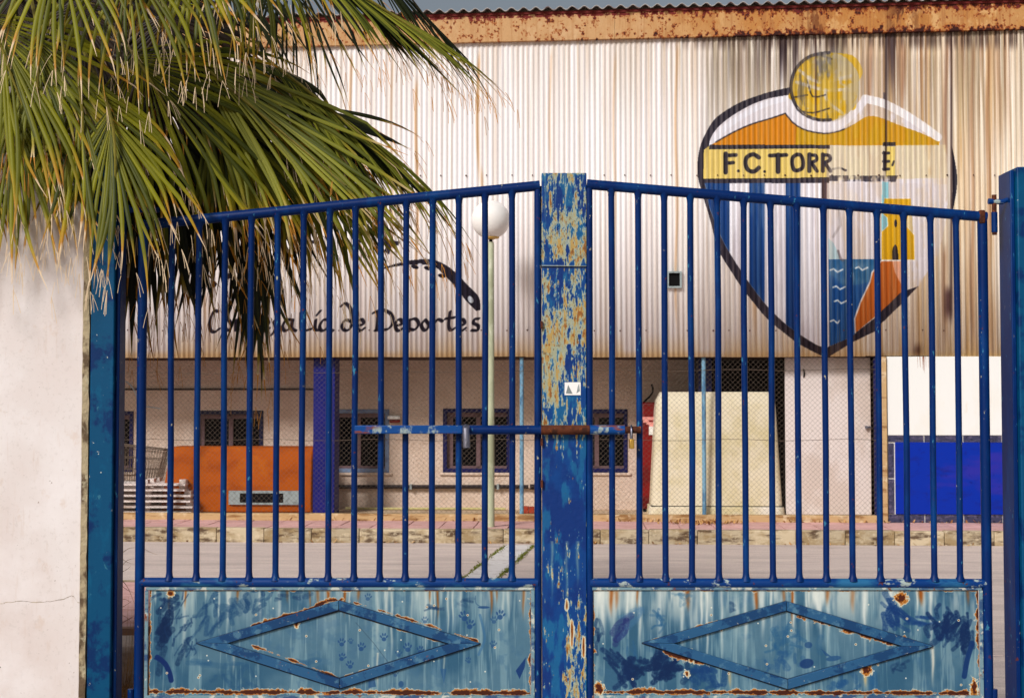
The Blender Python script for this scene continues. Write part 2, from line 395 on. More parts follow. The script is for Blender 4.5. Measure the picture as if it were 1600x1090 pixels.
def leaf_mat(name, g1, g2, tipy, dark):
    m = bpy.data.materials.new(name); m.use_nodes = True; N = m.node_tree.nodes; Lk = m.node_tree.links
    b = N['Principled BSDF']; b.inputs['Roughness'].default_value = .55; b.inputs['Specular IOR Level'].default_value = .3
    at_ = N.new('ShaderNodeAttribute'); at_.attribute_name = 'leafpos'   # x: along the leaflet, y: random, z: rib
    sx = N.new('ShaderNodeSeparateXYZ'); Lk.new(at_.outputs['Vector'], sx.inputs[0])
    no = N.new('ShaderNodeTexNoise'); no.inputs['Scale'].default_value = 6; no.inputs['Detail'].default_value = 4
    tc = N.new('ShaderNodeTexCoord'); Lk.new(tc.outputs['Object'], no.inputs['Vector'])
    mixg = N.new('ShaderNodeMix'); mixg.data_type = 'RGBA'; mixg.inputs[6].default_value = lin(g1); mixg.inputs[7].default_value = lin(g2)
    Lk.new(sx.outputs[1], mixg.inputs[0])
    # ageing toward the tip, shifted by random and noise
    a1 = N.new('ShaderNodeMath'); a1.operation = 'MULTIPLY_ADD'; a1.inputs[1].default_value = .22; a1.inputs[2].default_value = -.11
    Lk.new(no.outputs['Fac'], a1.inputs[0])
    a2 = N.new('ShaderNodeMath'); a2.operation = 'ADD'; Lk.new(sx.outputs[0], a2.inputs[0]); Lk.new(a1.outputs[0], a2.inputs[1])
    a3 = N.new('ShaderNodeMath'); a3.operation = 'MULTIPLY_ADD'; a3.inputs[1].default_value = .16; Lk.new(sx.outputs[1], a3.inputs[0]); Lk.new(a2.outputs[0], a3.inputs[2])
    cr = N.new('ShaderNodeValToRGB'); e = cr.color_ramp.elements
    e[0].position = tipy-.16; e[0].color = (0, 0, 0, 1); e[1].position = tipy+.06; e[1].color = (1, 1, 1, 1)
    Lk.new(a3.outputs[0], cr.inputs[0])
    cc = N.new('ShaderNodeValToRGB'); e = cc.color_ramp.elements
    e[0].position = tipy-.1; e[0].color = lin((190, 160, 30)); e[1].position = tipy+.14; e[1].color = lin((222, 196, 160))
    k = e.new(tipy+.04); k.color = lin((190, 128, 40))
    Lk.new(a3.outputs[0], cc.inputs[0])
    mx = N.new('ShaderNodeMix'); mx.data_type = 'RGBA'; Lk.new(cr.outputs[0], mx.inputs[0]); Lk.new(mixg.outputs[2], mx.inputs[6]); Lk.new(cc.outputs[0], mx.inputs[7])
    Lk.new(mx.outputs[2], b.inputs['Base Color'])
    if not dark:
        b.inputs['Subsurface Weight'].default_value = 0
        tr = N.new('ShaderNodeBsdfTranslucent'); Lk.new(mx.outputs[2], tr.inputs[0])
        ms = N.new('ShaderNodeMixShader'); ms.inputs[0].default_value = .14
        Lk.new(b.outputs[0], ms.inputs[1]); Lk.new(tr.outputs[0], ms.inputs[2])
        Lk.new(ms.outputs[0], N['Material Output'].inputs['Surface'])
    return m
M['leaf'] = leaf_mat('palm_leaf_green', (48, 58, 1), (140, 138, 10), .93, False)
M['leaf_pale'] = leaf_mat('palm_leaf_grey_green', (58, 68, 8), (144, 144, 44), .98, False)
M['leaf_dark'] = leaf_mat('palm_leaf_shaded_dark', (14, 20, 4), (40, 46, 8), 1.02, True)  # leaf green darkened: the crown's shade is put into the colour
M['leaf_dead_shaded'] = leaf_mat('palm_leaf_dead_shaded', (14, 10, 6), (52, 34, 18), 1.06, True)  # dead leaf brown, darkened to paint in the shade under the crown
M['petiole'] = mat('palm_petiole', (120, 110, 40), .6, [((70, 60, 25), 6, (1,1,1), .48, .6, .7)])
M['petiole_dark'] = mat('palm_petiole_dark', (40, 34, 18), .8)

# ================================================================== SETTING
def sheet(name, x0, x1, y0, y1, z, m, frame=None, nx=1):
    mb = MB(); mb.box(x0, x1, y0, y1, z-.1, z)
    return single(name, mb, m, ((x0+x1)/2, (y0+y1)/2, z), kind='structure', frame=frame, smooth=False)
mb = MB(); mb.add([(-300,-300,-.06),(300,-300,-.06),(300,600,-.06),(-300,600,-.06)], [(0,1,2,3)])
single('ground', mb, M['soil'], (0, 0, -.06), kind='structure', frame=None, smooth=False)

VK = -1.22                                   # kerb face, facade-local depth
# road: from beside the gate to the kerb
mb = MB(); mb.box(-40, 40, -8.2, VK+.02, -.1, 0.0)
road = single('road', mb, M['asphalt'], (0, -5, 0), kind='structure', smooth=False)
mb = MB(); mb.box(-1.72, 40, -2, 9.1, -.1, -.004)
single('driveway', mb, M['asphalt'], (0, 4, -.004), kind='structure', frame=None, smooth=False)

# kerb and pavement on the far side, as single stones and slabs
PZ = .155
pav = Thing('pavement', (0, -.6, 0), None, None, kind='structure')
mb = MB(); mb.box(-14, 14, VK+.14, -.02, -.05, PZ-.012); pav.part('mortar_bed', mb, M['joint'], smooth=False)
def share(name, me, parent, loc, rz=0):
    o = bpy.data.objects.new(name, me); C.objects.link(o); o.parent = parent; o.location = loc; o.rotation_euler = (0, 0, rz); return o
mb = MB(); mb.box(-.275, .275, 0, .14, -.06, PZ+.004)
k0 = mesh_obj('kerb_stone', mb, M['kerb'], parent=pav.e, bevel=.012)
k0.location = (-13.6, VK+.6, 0)
for i in range(1, 49):
    o = share('kerb_stone', k0.data, pav.e, (-13.6+i*.5535, VK+.6+rnd.uniform(-.004, .004), rnd.uniform(-.004, .004)), rnd.uniform(-.006, .006))
    b = o.modifiers.new('bevel', 'BEVEL'); b.width = .012; b.segments = 2; b.limit_method = 'ANGLE'
mb = MB(); mb.box(-.193, .193, -.172, .172, PZ-.05, PZ)
s0 = mesh_obj('paving_slab', mb, M['slab'], parent=pav.e, smooth=False)
first = True
for j in range(3):
    for i in range(56):
        loc = (-11+i*.4 + (0.0), VK+.6+.14+.18+j*.355, rnd.uniform(-.0035, .0035))
        if first: s0.location = loc; first = False
        else: share('paving_slab', s0.data, pav.e, loc, rnd.uniform(-.004, .004))
# yard behind the fence and the low plinth
mb = MB(); mb.box(-14, 14, .12, 7, .0, .21); single('yard_ground', mb, M['yard'], (0, 3, .21), kind='structure', smooth=False)
mb = MB(); mb.box(-14, pf(1385, 808).x, -.02, .12, .05, pf(800, 803, 0).z)
single('low_plinth_wall', mb, M['plinth'], (0, .05, .05), 'low stained yellow concrete plinth under the chain-link fence', 'low wall', bevel=.008)

# near side of the road: pink pavement seen through the gap left of the gate
npv = Thing('near_pavement', (-3.4, 10.5, 0), None, None, frame=None, kind='structure')
mb = MB(); mb.box(-8, -1.75, 9.55, 11.9, -.1, .085); npv.part('mortar_bed', mb, M['joint'], smooth=False)
mb = MB(); mb.box(-8, -1.74, 9.47, 9.55, -.1, .10); npv.part('edging', mb, M['joint'], smooth=False)
mb = MB(); mb.box(-8, -1.74, 11.9, 12.05, -.1, .10); npv.part('edging', mb, M['kerb'], smooth=False)
mb = MB(); mb.box(-.193, .193, -.193, .193, -.03, 0)
q0 = mesh_obj('paving_slab', mb, M['slab'], parent=npv.e, smooth=False); first = True
for j in range(6):
    for i in range(8):
        loc = (-4.45+i*.395+3.4, 9.75+j*.392-10.5, .1+rnd.uniform(-.003, .003))
        if first: q0.location = loc; first = False
        else: share('paving_slab', q0.data, npv.e, loc)
mb = MB(); mb.box(-3.4, -1.72, 8.02, 8.45, -.1, .225)
single('kerb_block', mb, M['stucco'], (-2.5, 8.3, -.05), 'rough stone block in the gap left of the gate, below the pink pavement', 'stone block', frame=None, bevel=.03)

# concrete drain strip crossing the road
dr = Thing('drain_strip', (0, 14, 0), None, None, frame=None, kind='structure')
for i in range(12):
    t0 = i*.62; t1 = t0+.60
    def cen(t): return -.0 + .09 - .125*t - .0, 15.95 - t
    x0, y0 = cen(t0); x1, y1 = cen(t1)
    mb = MB(); w = .145
    mb.hexa([(x1-w,y1,-.05),(x1+w,y1,-.05),(x0+w,y0,-.05),(x0-w,y0,-.05),(x1-w,y1,.006+rnd.uniform(0,.004)),(x1+w,y1,.008),(x0+w,y0,.008),(x0-w,y0,.009)])
    dr.part('concrete_slab', mb, M['drain'], smooth=False)
mb = MB()
for side in (-1, 1):
    for i in range(800):
        t = rnd.random()*4.6; 
        if math.sin(t*5+side*2)+rnd.random()*2.4 < .4: continue
        x = .09-.125*t + side*(.155+rnd.gauss(0, .018)); y = 15.95-t
        for k in range(3):
            a = rnd.random()*6.28; h = rnd.uniform(.006, .018); r = rnd.uniform(.006, .02)
            p = Vector((x, y, 0)); q = p+Vector((math.cos(a)*r, math.sin(a)*r, h)); n = Vector((-math.sin(a), math.cos(a), 0))*.005
            mb.add([p-n, p+n, q+n*.3, q-n*.3], [(0,1,2,3)])
single('weeds', mb, M['weed'], (0, 14, 0), 'low green weeds growing along both edges of the concrete drain strip', 'weeds', kind='stuff', frame=None, smooth=False)
# dry litter on the pavement below the tank, right of the centre
mb = MB(); c0 = pf(1100, 815, -.2)
for i in range(520):
    x = c0.x + rnd.gauss(0, .22); v = -.12 - abs(rnd.gauss(0, .16)); z = PZ+.002
    if i % 4 == 1: x = rnd.uniform(-6, 6); v = VK-abs(rnd.gauss(0, .035)); z = .003
    if i % 3 == 0: z = PZ+.002; x = rnd.uniform(-5, 6); v = rnd.uniform(-.1, -.03)
    a = rnd.random()*6.28; L = rnd.uniform(.02, .06); p = Vector((x, v, z)); q = p+Vector((math.cos(a)*L, math.sin(a)*L, rnd.uniform(.005, .045)))
    n = Vector((-math.sin(a), math.cos(a), 0))*rnd.uniform(.004, .012)
    mb.add([p-n, p+n, q+n, q-n], [(0,1,2,3)])
single('leaf_litter', mb, M['straw'], (c0.x, -.2, PZ), 'dry leaves and straw swept against the plinth below the cream tank', 'leaf litter', kind='stuff', smooth=False)

# ================================================================== WAREHOUSE
wh = Thing('warehouse', (0, 1.2, .2), 'corrugated metal warehouse with a painted shield crest and rough recessed ground floor', 'building')
bl = pf(800, 557.5).z; topl = pf(800, 66).z
U0, U1 = -8.9, 8.9
TSL = .0115                                         # the eaves rise to the right
def topz(u): return topl + TSL*u
# --- the painted wall, rasterised over the sheet plane
RES = 185
uu = np.linspace(U0, U1, int((U1-U0)*RES), dtype=np.float32); z_top = topl+.16; z_bot = bl-.02
zz = np.linspace(z_top, z_bot, int((z_top-z_bot)*RES), dtype=np.float32)
UU, ZZ = np.meshgrid(uu, zz)
wx = UU*cs + FO.x; wy = -UU*ss + FO.y
yc = wy*cp + (ZZ-H)*sp; zc = -wy*sp + (ZZ-H)*cp
PXm = 800 + F*wx/yc; PYm = 545 - F*zc/yc
P = Paint(PXm, PYm, (238, 234, 235)); Hh, Ww = PXm.shape
def vs(f, seed, lo, hi, fy=1, oc=4): return sstep(noise2(Hh, Ww, fy, f, seed, oc, .7), lo, hi)
P.put(vs(260, 1, .5, .75, 1)*.4, (222, 204, 194)); P.put(vs(330, 2, .5, .8, 2)*.4, (250, 246, 246))
P.put(vs(40, 3, .5, .8, 1)*.3, (228, 208, 184))
right = sstep(PXm, 1020, 1540)
P.put(right*.45, (226, 206, 164)); P.put(vs(90, 4, .4, .65, 1.5)*right*.4, (206, 176, 128)); P.put(vs(330, 5, .50, .66, 1)*right*.5, (176, 136, 92))
P.put(vs(240, 50, .52, .64, 1)*right*.6, (196, 152, 92))
P.put(vs(400, 6, .5, .66, 1)*right*.6, (236, 228, 212))
topd = 1-sstep(PYm, 70, 300+160*(noise2(Hh, Ww, 1, 200, 7, 3)-.5))
P.put(topd*vs(330, 8, .42, .62, 1)*sstep(PXm, 900, 1150)*.65, (132, 116, 84)); P.put(topd*vs(300, 81, .5, .62, 1)*sstep(PXm, 1300, 1400)*.7, (150, 98, 60))
P.put((1-sstep(PYm, 60, 210))*vs(330, 9, .3, .6, 1)*sstep(PXm, 420, 1000)*.35, (186, 166, 140))
P.put(vs(700, 84, .52, .68, 1)*(.25+.45*right), (196, 166, 132)); P.put(vs(760, 85, .56, .7, 1)*.45, (252, 250, 248))
soot = np.exp(-((PXm-1228)/34)**2) + np.exp(-((PXm-1395)/7)**2)*.9 + np.exp(-((PXm-1302)/14)**2)*.6 + np.exp(-((PXm-1502)/6)**2)*.9 + np.exp(-((PXm-1160)/50)**2)*.3
P.put(np.clip(soot, 0, 1)*(1-sstep(PYm, 66, 110+130*noise2(Hh, Ww, 1, 500, 82, 2)))*vs(520, 10, .34, .58, 1), (46, 32, 36))
P.put((1-sstep(PYm, 62, 84))*vs(500, 11, .35, .6, 1)*.75*sstep(PXm, 950, 1200), (60, 42, 36))
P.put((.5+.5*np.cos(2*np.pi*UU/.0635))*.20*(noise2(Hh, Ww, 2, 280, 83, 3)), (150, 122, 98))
for x, a, y0, y1 in ((548,.5,80,330),(651,.55,120,520),(747,.6,80,300),(752,.55,260,345),(612,.3,80,500),(1057,.45,60,540),(1180,.4,300,555),(1360,.6,60,300),(1412,.6,60,200),(1479,.7,60,280),(1520,.5,60,560),(1545,.5,60,560),(1477,.6,380,556),(320,.4,400,555),(960,.3,80,555),(860,.3,70,300)):
    g = np.exp(-((PXm-x-1.5*np.sin(PYm/40))/(2.2 if x < 1100 else 3.5))**2)*sstep(PYm, y0-8, y0+25)*(1-sstep(PYm, y1-80, y1))
    P.put(g*a, (186, 122, 54) if x < 1300 else (140, 90, 56))
P.put(np.exp(-((PXm-1482)/6)**2)*sstep(PYm, 440, 462)*(1-sstep(PYm, 480, 510)), (90, 62, 60))
P.put(np.exp(-((PXm-1435)/7)**2)*sstep(PYm, 530, 552), (70, 40, 34))
P.put(sstep(PYm, 515, 556)*vs(60, 12, .3, .6, 1)*.45, (224, 186, 120)); P.put(sstep(PYm, 545, 557)*.55, (216, 176, 112))
P.put((1-sstep(PXm, 430, 560))*(1-sstep(PYm, 60, 200))*.3, (190, 160, 120))
wear = 1-vs(90, 13, .56, .70, 6)*.75                      # rubbed paint
wearR = 1-vs(120, 14, .38, .58, 9)*sstep(PXm, 1285, 1310)*.8
BLK = (24, 20, 34)
# crest -------------------------------------------------------
outer = bez([(1235,136),(1204,143),(1176,152),(1154,161),(1132,174),(1116,187),(1105,204),(1095,226),(1090.5,250),(1090,268),(1093,286),(1101,314),(1110,344),(1117,372),(1126,397),(1144,426),(1159,449),(1174,468),(1198,497),(1223,518),(1248,537),(1280,554)], 4) + [(1297,562),(1298,556)] + \
        [(1332,535),(1367,518),(1377,506),(1409,475),(1424,459),(1436,447)]
innerL = bez([(1234,148),(1204,153),(1180,161),(1160,171),(1138,185),(1121,200),(1111,215),(1107,232),(1103,243),(1100,265),(1099.6,278),(1103,292),(1110,327),(1129,374),(1143,399),(1159,424),(1174,446),(1198,477),(1223,502),(1248,521),(1279,540),(1294,542)], 4)
innerR = [(1330,527),(1337,520),(1367,497),(1377,487),(1409,456),(1424,451),(1436,447)]
inn = innerL + innerR + [(1446,430),(1466,400),(1478,350),(1483,300),(1481,245),(1468,215),(1438,187),(1410,171),(1380,156),(1352,151),(1343,160),(1330,180),(1290,190),(1255,178),(1240,160)]
P.poly(inn, (226, 222, 230), .9, wearR); P.put(np.zeros_like(PXm), (0,0,0))
P.poly([(1300,286),(1424,286),(1480,288),(1478,350),(1466,400),(1400,405),(1300,405)], (214,206,208), .5)
ring = bez([(1110,226),(1121,208),(1150,190),(1190,173),(1228,156),(1240,170),(1259,190),(1290,200),(1318,192),(1345,168),(1353,156),(1380,166),(1410,182),(1440,196),(1470,217)], 3)
P.stroke(bez([(1236,152),(1200,161),(1165,178),(1130,202),(1113,224)], 5), 9, (232, 232, 240), .9)
P.poly(outer + innerR[::-1] + innerL[::-1], BLK, .92, wear*.15+.85)
hill = bez([(1110,227),(1143,208),(1174,194),(1204,185),(1227.5,177)], 3) + bez([(1227.5,177),(1240,192),(1259,203),(1284,208),(1299,207.5),(1316,203),(1336,193),(1352,183),(1365,181),(1380,185),(1410,197),(1438,207),(1469,221)], 3) + [(1468,227)]
P.poly(hill, (208, 124, 0), .95)
P.poly([p for p in hill if p[0] > 1243] + [(1243,227)], (198, 152, 14), .95, wearR*.35+.65)
P.stroke([p for p in hill if p[0] < 1330][1:], 2.2, BLK, .9, mod=wearR)
P.poly([(1100,234),(1108,228),(1292,231),(1292,279),(1099,280)], (224, 196, 100), .95)
P.poly([(1292,228),(1478,226),(1482,278),(1292,281)], (222, 206, 160), .8, wearR*.5+.4)
P.poly([(1385,229),(1399,229),(1399,276),(1385,276)], (230, 204, 100), .9)
P.poly([(1109,226),(1297,226),(1297,232),(1108,233)], BLK, .9); P.poly([(1380,222),(1400,222),(1400,228),(1380,228)], BLK, .9)
P.poly([(1099,279),(1296,277),(1296,286),(1101,287)], BLK, .92); P.poly([(1296,274),(1404,274),(1400,284),(1296,283)], BLK, .8, sstep(noise2(Hh,Ww,30,300,15,3), .35, .6))
def cap(pts, w=7.4, mod=None): P.stroke(pts, w, BLK, .93, mod=mod)
cap([(1134,240),(1134,269)],7); cap([(1134,243),(1150,242)],6); cap([(1134,255),(1146,254)],5.5); P.ell(1154,267,2.3,2.3,BLK)
cap(bez([(1186,246),(1177,241),(1167,246),(1165,256),(1169,265),(1178,268),(1186,262)],5),6.6); P.ell(1195,268,2.2,2.2,BLK)
cap([(1203,243),(1229,242)],6); cap([(1216,242),(1216,268)],7.4)
cap(bez([(1246,241),(1239,246),(1238,256),(1241,265),(1247,266),(1254,262),(1255,252),(1252,243),(1246,241)],5),6)
for x in (1265, 1286):
    md = wearR*.3+.7 if x < 1280 else np.clip(wearR+.1, 0, 1)
    cap([(x,241),(x,267)],6.4,md); cap(bez([(x,242),(x+10,243),(x+11,250),(x+2,254)],4),5.4,md); cap([(x+3,254),(x+12,267)],5.8,md)
cap([(1302,264),(1312,262),(1322,266)],3.4,wearR); 
P.poly([(1380,236),(1384,236),(1384,267),(1380,267)],BLK,.9)
for y in (239,252,264): cap([(1381,y),(1389,y)],4.5)
cap([(1397,252),(1395,258)],3)
# stripes, clipped to the shield by its left/bottom edge
il = np.array(innerL + [(1294,542)]); il = il[il[:,1] > 270]
edge_x = np.interp(PYm, il[:,1], il[:,0])                # x of the inner edge at a given y
ins = sstep(PXm-edge_x, -1, 1)*(PYm > 286)*(PYm < 542)
P.put(ins*(PXm < 1294)*.94, (238, 237, 244))
P.put(ins*(PXm < 1294)*vs(120, 16, .45, .7, 3)*.6, (206, 198, 206))
for a, b in ((1100,1140),(1171,1195),(1228,1251)):
    P.put(ins*sstep(PXm, a-.7, a+.7)*(1-sstep(PXm, b-.7, b+.7))*(.97-.1*vs(90,17,.5,.7,4)), (2, 50, 116))
P.stroke([(1288,284),(1288,541)], 8, (42,26,36), .95); P.stroke([(1291.5,286),(1291.5,541)], 2.5, (130, 90, 80), .5)
def inr(x): return x
sea = [(1295,405),(1378,405),(1363,427),(1360,440),(1344,473),(1336,498),(1336,522),(1330,527),(1296,541)]
P.poly(sea, (6, 68, 140), .96); P.poly([(1295,405),(1378,405),(1364,425),(1360,440),(1340,445),(1318,446),(1308,436),(1300,430),(1295,430)], (40, 104, 142), .6, vs(70,18,.2,.6,8)*.6+.4)
P.poly([(1295,372),(1303,380),(1312,398),(1312,405),(1295,405)], (160, 200, 208), .7)
P.put(np.exp(-((PXm-1330)/26)**2-((PYm-425)/14)**2)*.7*vs(60,19,.35,.6,10), (214, 216, 222))
for x, y in ((1306,422),(1310,449),(1312,471),(1306,502),(1345,419)):
    P.stroke([(x-8,y),(x-3,y-2),(x+3,y+3),(x+11 if y<500 else x+6,y-1)], 2.4, (222,234,240), .95)
P.stroke(bez([(1310,392),(1314,404),(1318,407)],3), 4, (90,76,80), .6); P.stroke([(1302,370),(1314,352),(1312,330)], 4, (120,110,108), .35)
cliff = [(1337,520),(1336,498),(1344.6,473),(1360,440),(1363,426),(1377,408),(1395,408),(1399,424),(1409,444),(1409,456),(1377,487)]
P.poly(cliff, (188, 88, 18), .95); P.stroke(cliff[:6], 2.4, (236,226,220), .95)
P.poly([(1395,408),(1410,408),(1412,440),(1407,442),(1398,425)], (226,150,110), .8)
P.poly([(1379,284),(1389,284),(1389,345),(1386,356),(1378,362)], (110, 186, 200), .8)
tower = [(1382,310),(1424,310),(1424,322),(1416,352),(1429,367),(1430,406),(1378,406),(1378,362),(1388,353),(1387,340),(1380.5,335)]
P.poly(tower, (214, 160, 4), .95); P.poly([p for p in tower if p[0] > 1409], (224,184,70), .5)
P.stroke(tower, 1.2, (240,236,230), .6); P.ell(1400,349,2.4,6,BLK); P.poly(bez([(1395,406),(1395,390),(1399,382),(1403,388),(1405,406)],3), BLK, .92)
P.stroke([(1377,407),(1430,407)], 2, (240,232,225), .9)
# right edge of the shield
P.poly(bez([(1487,226),(1492,245),(1496,275),(1495,300),(1490,326),(1487,322),(1488.5,298),(1488,250)],3), BLK, .95)
P.poly([(1380,144),(1392,146),(1404,155),(1400,160),(1380,155)], (70,66,80), .8, vs(140,20,.3,.6,14))
P.stroke(bez([(1352,154),(1380,161),(1410,176),(1440,195),(1466,214)],4), 13, (240,238,240), .9)
P.stroke(bez([(1234,158),(1244,176),(1262,190),(1290,198),(1318,191),(1338,172),(1352,156)],4), 12, (232,228,234), .85, mod=wearR*.2+.8)
# ball
P.ell(1290,135,54,54,(206,196,180), .8, soft=.02)
P.ell(1290,135,52,52,(208,164,16), .8, mod=vs(70,21,.30,.42,14)*.8+.2, soft=.03)
for q in ([(1238,150),(1262,146),(1275,158)], [(1300,88),(1330,92),(1342,110),(1338,122)], [(1296,120),(1322,124),(1328,132)], [(1262,176),(1300,182),(1325,168)], [(1300,150),(1330,150),(1332,166)], [(1246,112),(1262,100),(1280,92)]):
    P.stroke(bez(q,4), 12, (212,166,14), .9, mod=vs(200,22,.25,.5,10)*.4+.6)
for q in ([(1250,110),(1280,128),(1330,118)], [(1245,128),(1290,140),(1340,138)], [(1290,140),(1295,160),(1330,185)]): P.stroke(bez(q,4), 5, (206,202,204), .8, mod=vs(120,23,.3,.6,14))
P.stroke(bez([(1296,82),(1268,87),(1248,102),(1238,122),(1237,145),(1246,168),(1262,181),(1280,187),(1298,187)],5), 5, BLK, .9)
for q in ([(1240,152),(1262,148)],[(1248,172),(1270,176),(1296,169)],[(1262,125),(1270,150),(1290,148)],[(1276,84),(1300,92)]): P.stroke(bez(q,4), 2.6, BLK, .75)
bm_ = np.clip(1.02-np.sqrt(((PXm-1290)/54)**2+((PYm-135)/54)**2), 0, 1) > 0
P.put(bm_*sstep(noise2(Hh, Ww, 16, 90, 501, 4, .7)+.25*sstep(PXm, 1280, 1340)-.1, .5, .6)*.7, (200, 190, 172))
P.put(bm_*vs(500, 502, .5, .66, 2)*.5, (150, 128, 80)); P.put(bm_*(PXm < 1300)*vs(160, 503, .58, .68, 10)*.6, (90, 84, 80))
P.stroke([(1275,60),(1275,180)], 2.5, (60,30,26), .8)
P.put(np.exp(-((PXm-1290)/30)**2-((PYm-95)/22)**2)*.5*vs(150,24,.35,.6,6), (110,112,120))
P.put(np.exp(-((PXm-1385)/1.6)**2)*(1-sstep(PYm, 250, 285)), (38,22,24)); P.put(np.exp(-((PXm-1487)/1.8)**2)*(1-sstep(PYm, 480, 520))*.85, (50,30,30))
P.put(np.exp(-((PXm-1391)/6)**2)*(1-sstep(PYm, 80, 150))*.6, (60,40,44))
# swoosh and lettering ------------------------------------------
sw = bez([(593,420),(615,413),(640,407),(659,405),(678,406),(698,415),(714,428),(733,448),(748,464),(751,484)],4) + bez([(744,486),(728,470),(720,459),(706,442),(692,428),(684,420),(670,414),(640,414),(615,417),(594,422)],4)
P.poly(sw, BLK, .95); P.ell(735,468,4,6,(196,204,214), rot=-30); 
for x, y in ((648,417),(668,419),(690,431)): P.ell(x,y,6,3,BLK,rot=15)
for x, y in ((656,414),(676,415)): P.ell(x,y,4,2.6,(205,205,215))
P.stroke([(710,444),(718,456)], 4, BLK)
P.poly([(600,372),(614,376),(626,377),(622,383),(612,384),(608,398),(600,392),(604,384),(598,378)], BLK, .9)
P.stroke([(583,384),(592,388)], 4, BLK); P.ell(560,377,5,3,BLK); P.ell(464,391,6,5,BLK); P.ell(491,378,6,3,BLK); P.ell(333,444,5,5,BLK); P.ell(307,457,3,5,BLK); P.ell(358,431,7,4,BLK,rot=-30)
NB = (6.2, 3.0, 38)
def ink(pts, n=6): P.stroke(bez(pts, n) if len(pts) > 2 else pts, 4, BLK, .93, nib=NB)
ink([(340,487),(334,486),(328,500),(328,514),(334,519),(342,514)])
def o_(x, y=508, rx=6, ry=8.5): ink([(x, y-ry),(x-rx, y),(x, y+ry),(x+rx, y),(x, y-ry)])
def e_(x, y=508): ink([(x-5, y+1),(x+5, y-2),(x+2, y-9),(x-4, y-6),(x-6, y+2),(x-1, y+9),(x+6, y+5)])
def a_(x, y=508): ink([(x+7, y-8),(x-3, y-8),(x-9, y+2),(x-5, y+9),(x+3, y+4),(x+7, y-7)]); ink([(x+7, y-7),(x+6, y+5),(x+12, y+9)])
o_(356); ink([(368,500),(368,516)]); ink([(368,504),(374,500),(378,504),(378,516)])
ink([(396,503),(389,502),(386,509),(389,516),(396,514)]); e_(414); ink([(428,502),(430,514),(424,523)]); a_(450)
ink([(470,488),(470,512),(474,517),(486,514)]); ink([(493,500),(492,514),(498,516)]); ink([(495,492),(500,486)]); a_(508)
ink([(533,478),(540,474),(548,484),(551,500),(546,514),(538,516),(534,508),(540,500),(550,503)]); e_(563)
ink([(590,487),(590,500),(588,516)]); ink([(583,489),(596,484),(610,490),(614,502),(606,514),(586,516)])
e_(623); ink([(639,500),(639,518)]); ink([(636,502),(648,498),(654,506),(648,515),(640,514)]); o_(664); ink([(677,500),(678,516)]); ink([(678,506),(684,499),(691,502)])
ink([(703,487),(701,508),(704,516),(710,513)]); ink([(696,498),(710,496)]); e_(721); ink([(748,498),(741,499),(740,505),(747,509),(746,516),(737,516)])
crest = sstep(PXm, 1085, 1100)*(1-sstep(PXm, 1485, 1500))*sstep(PYm, 75, 100)
P.put((.5+.5*np.cos(2*np.pi*UU/.0635+.6))**2*crest*(.08+.3*noise2(Hh, Ww, 6, 280, 86, 3)), (70, 52, 48))  # rib shading and wear put into the crest paint along the corrugation
P.put(vs(700, 87, .56, .68, 4)*crest*.14, (224, 214, 202)); P.put(vs(600, 88, .6, .72, 2)*crest*.3*sstep(PXm, 1230, 1300), (170, 132, 92))
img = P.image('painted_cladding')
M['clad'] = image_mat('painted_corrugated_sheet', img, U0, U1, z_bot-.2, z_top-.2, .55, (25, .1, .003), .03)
# NB: object z of parts is measured from the warehouse base (z = .2)
# --- corrugated sheets, each a part
PITCHC = .0635; NP = 8; SHW = PITCHC*13
def corrugated(u0, u1, zb, ztf, v0, amp, pitch=PITCHC):
    n = int(round((u1-u0)/pitch*NP)); mb = MB(); vsx = []; rows = 3
    for i in range(n+1):
        u = u0+(u1-u0)*i/n; v = v0 - amp*math.cos(2*math.pi*u/pitch)
        for k in range(rows): vsx.append((u, v, zb+(ztf(u)-zb)*k/(rows-1)))
    fs = [(i*rows+k, (i+1)*rows+k, (i+1)*rows+k+1, i*rows+k+1) for i in range(n) for k in range(rows-1)]
    nv = len(vsx); vsx += [(x, y+.0015, z) for x, y, z in vsx]
    fs2 = [tuple(j+nv for j in reversed(f)) for f in fs]
    edge = [(i*rows, i*rows+nv, (i+1)*rows+nv, (i+1)*rows) for i in range(n)]
    mb.add(vsx, fs+fs2+edge); return mb
def raw_part(name, mb, m, parent, loc, label=None):
    me = bpy.data.meshes.new(name); me.from_pydata([(v[0]-loc[0], v[1]-loc[1], v[2]-loc[2]) for v in mb.v], [], mb.f)
    me.materials.append(m); me.polygons.foreach_set('use_smooth', [True]*len(me.polygons))
    o = bpy.data.objects.new(name, me); C.objects.link(o); o.parent = parent
    if label: o['label'] = label
    return o
u = U0; k = 0
seams = sorted([pf(1385, 300).x, pf(1487, 300).x])
edges = [U0]
while edges[-1] < U1-.2:
    nx = edges[-1]+SHW
    edges.append(min(nx, U1))
for i in range(len(edges)-1):
    off = rnd.uniform(-.002, .002)
    raw_part('cladding_sheet', corrugated(edges[i]-.012, edges[i+1]+.012 if i < len(edges)-2 else U1, bl+rnd.uniform(-.006, .006), lambda q: topz(q)+.03, .010+(i % 2)*.0025+off, .0068), M['clad'], wh.e, wh.loc)
# screws, as one small-pieces part
mb = MB()
for row, (ya, ca, cb) in enumerate(((274, 430, 1600), (516, 190, 1600))):
    x = ca
    while x < cb:
        p = pf(x, ya, 0); u = round(p.x/PITCHC)*PITCHC+PITCHC
        v = .0; mb.tube([(u, v, p.z+rnd.uniform(-.008,.008)), (u, v-.006, p.z)], .009 if rnd.random() < .8 else .012, 6)
        x += 36 if row == 0 else rnd.choice((26, 33, 40))
wh.part('screw_heads', mb, M['screw'], kind='stuff')
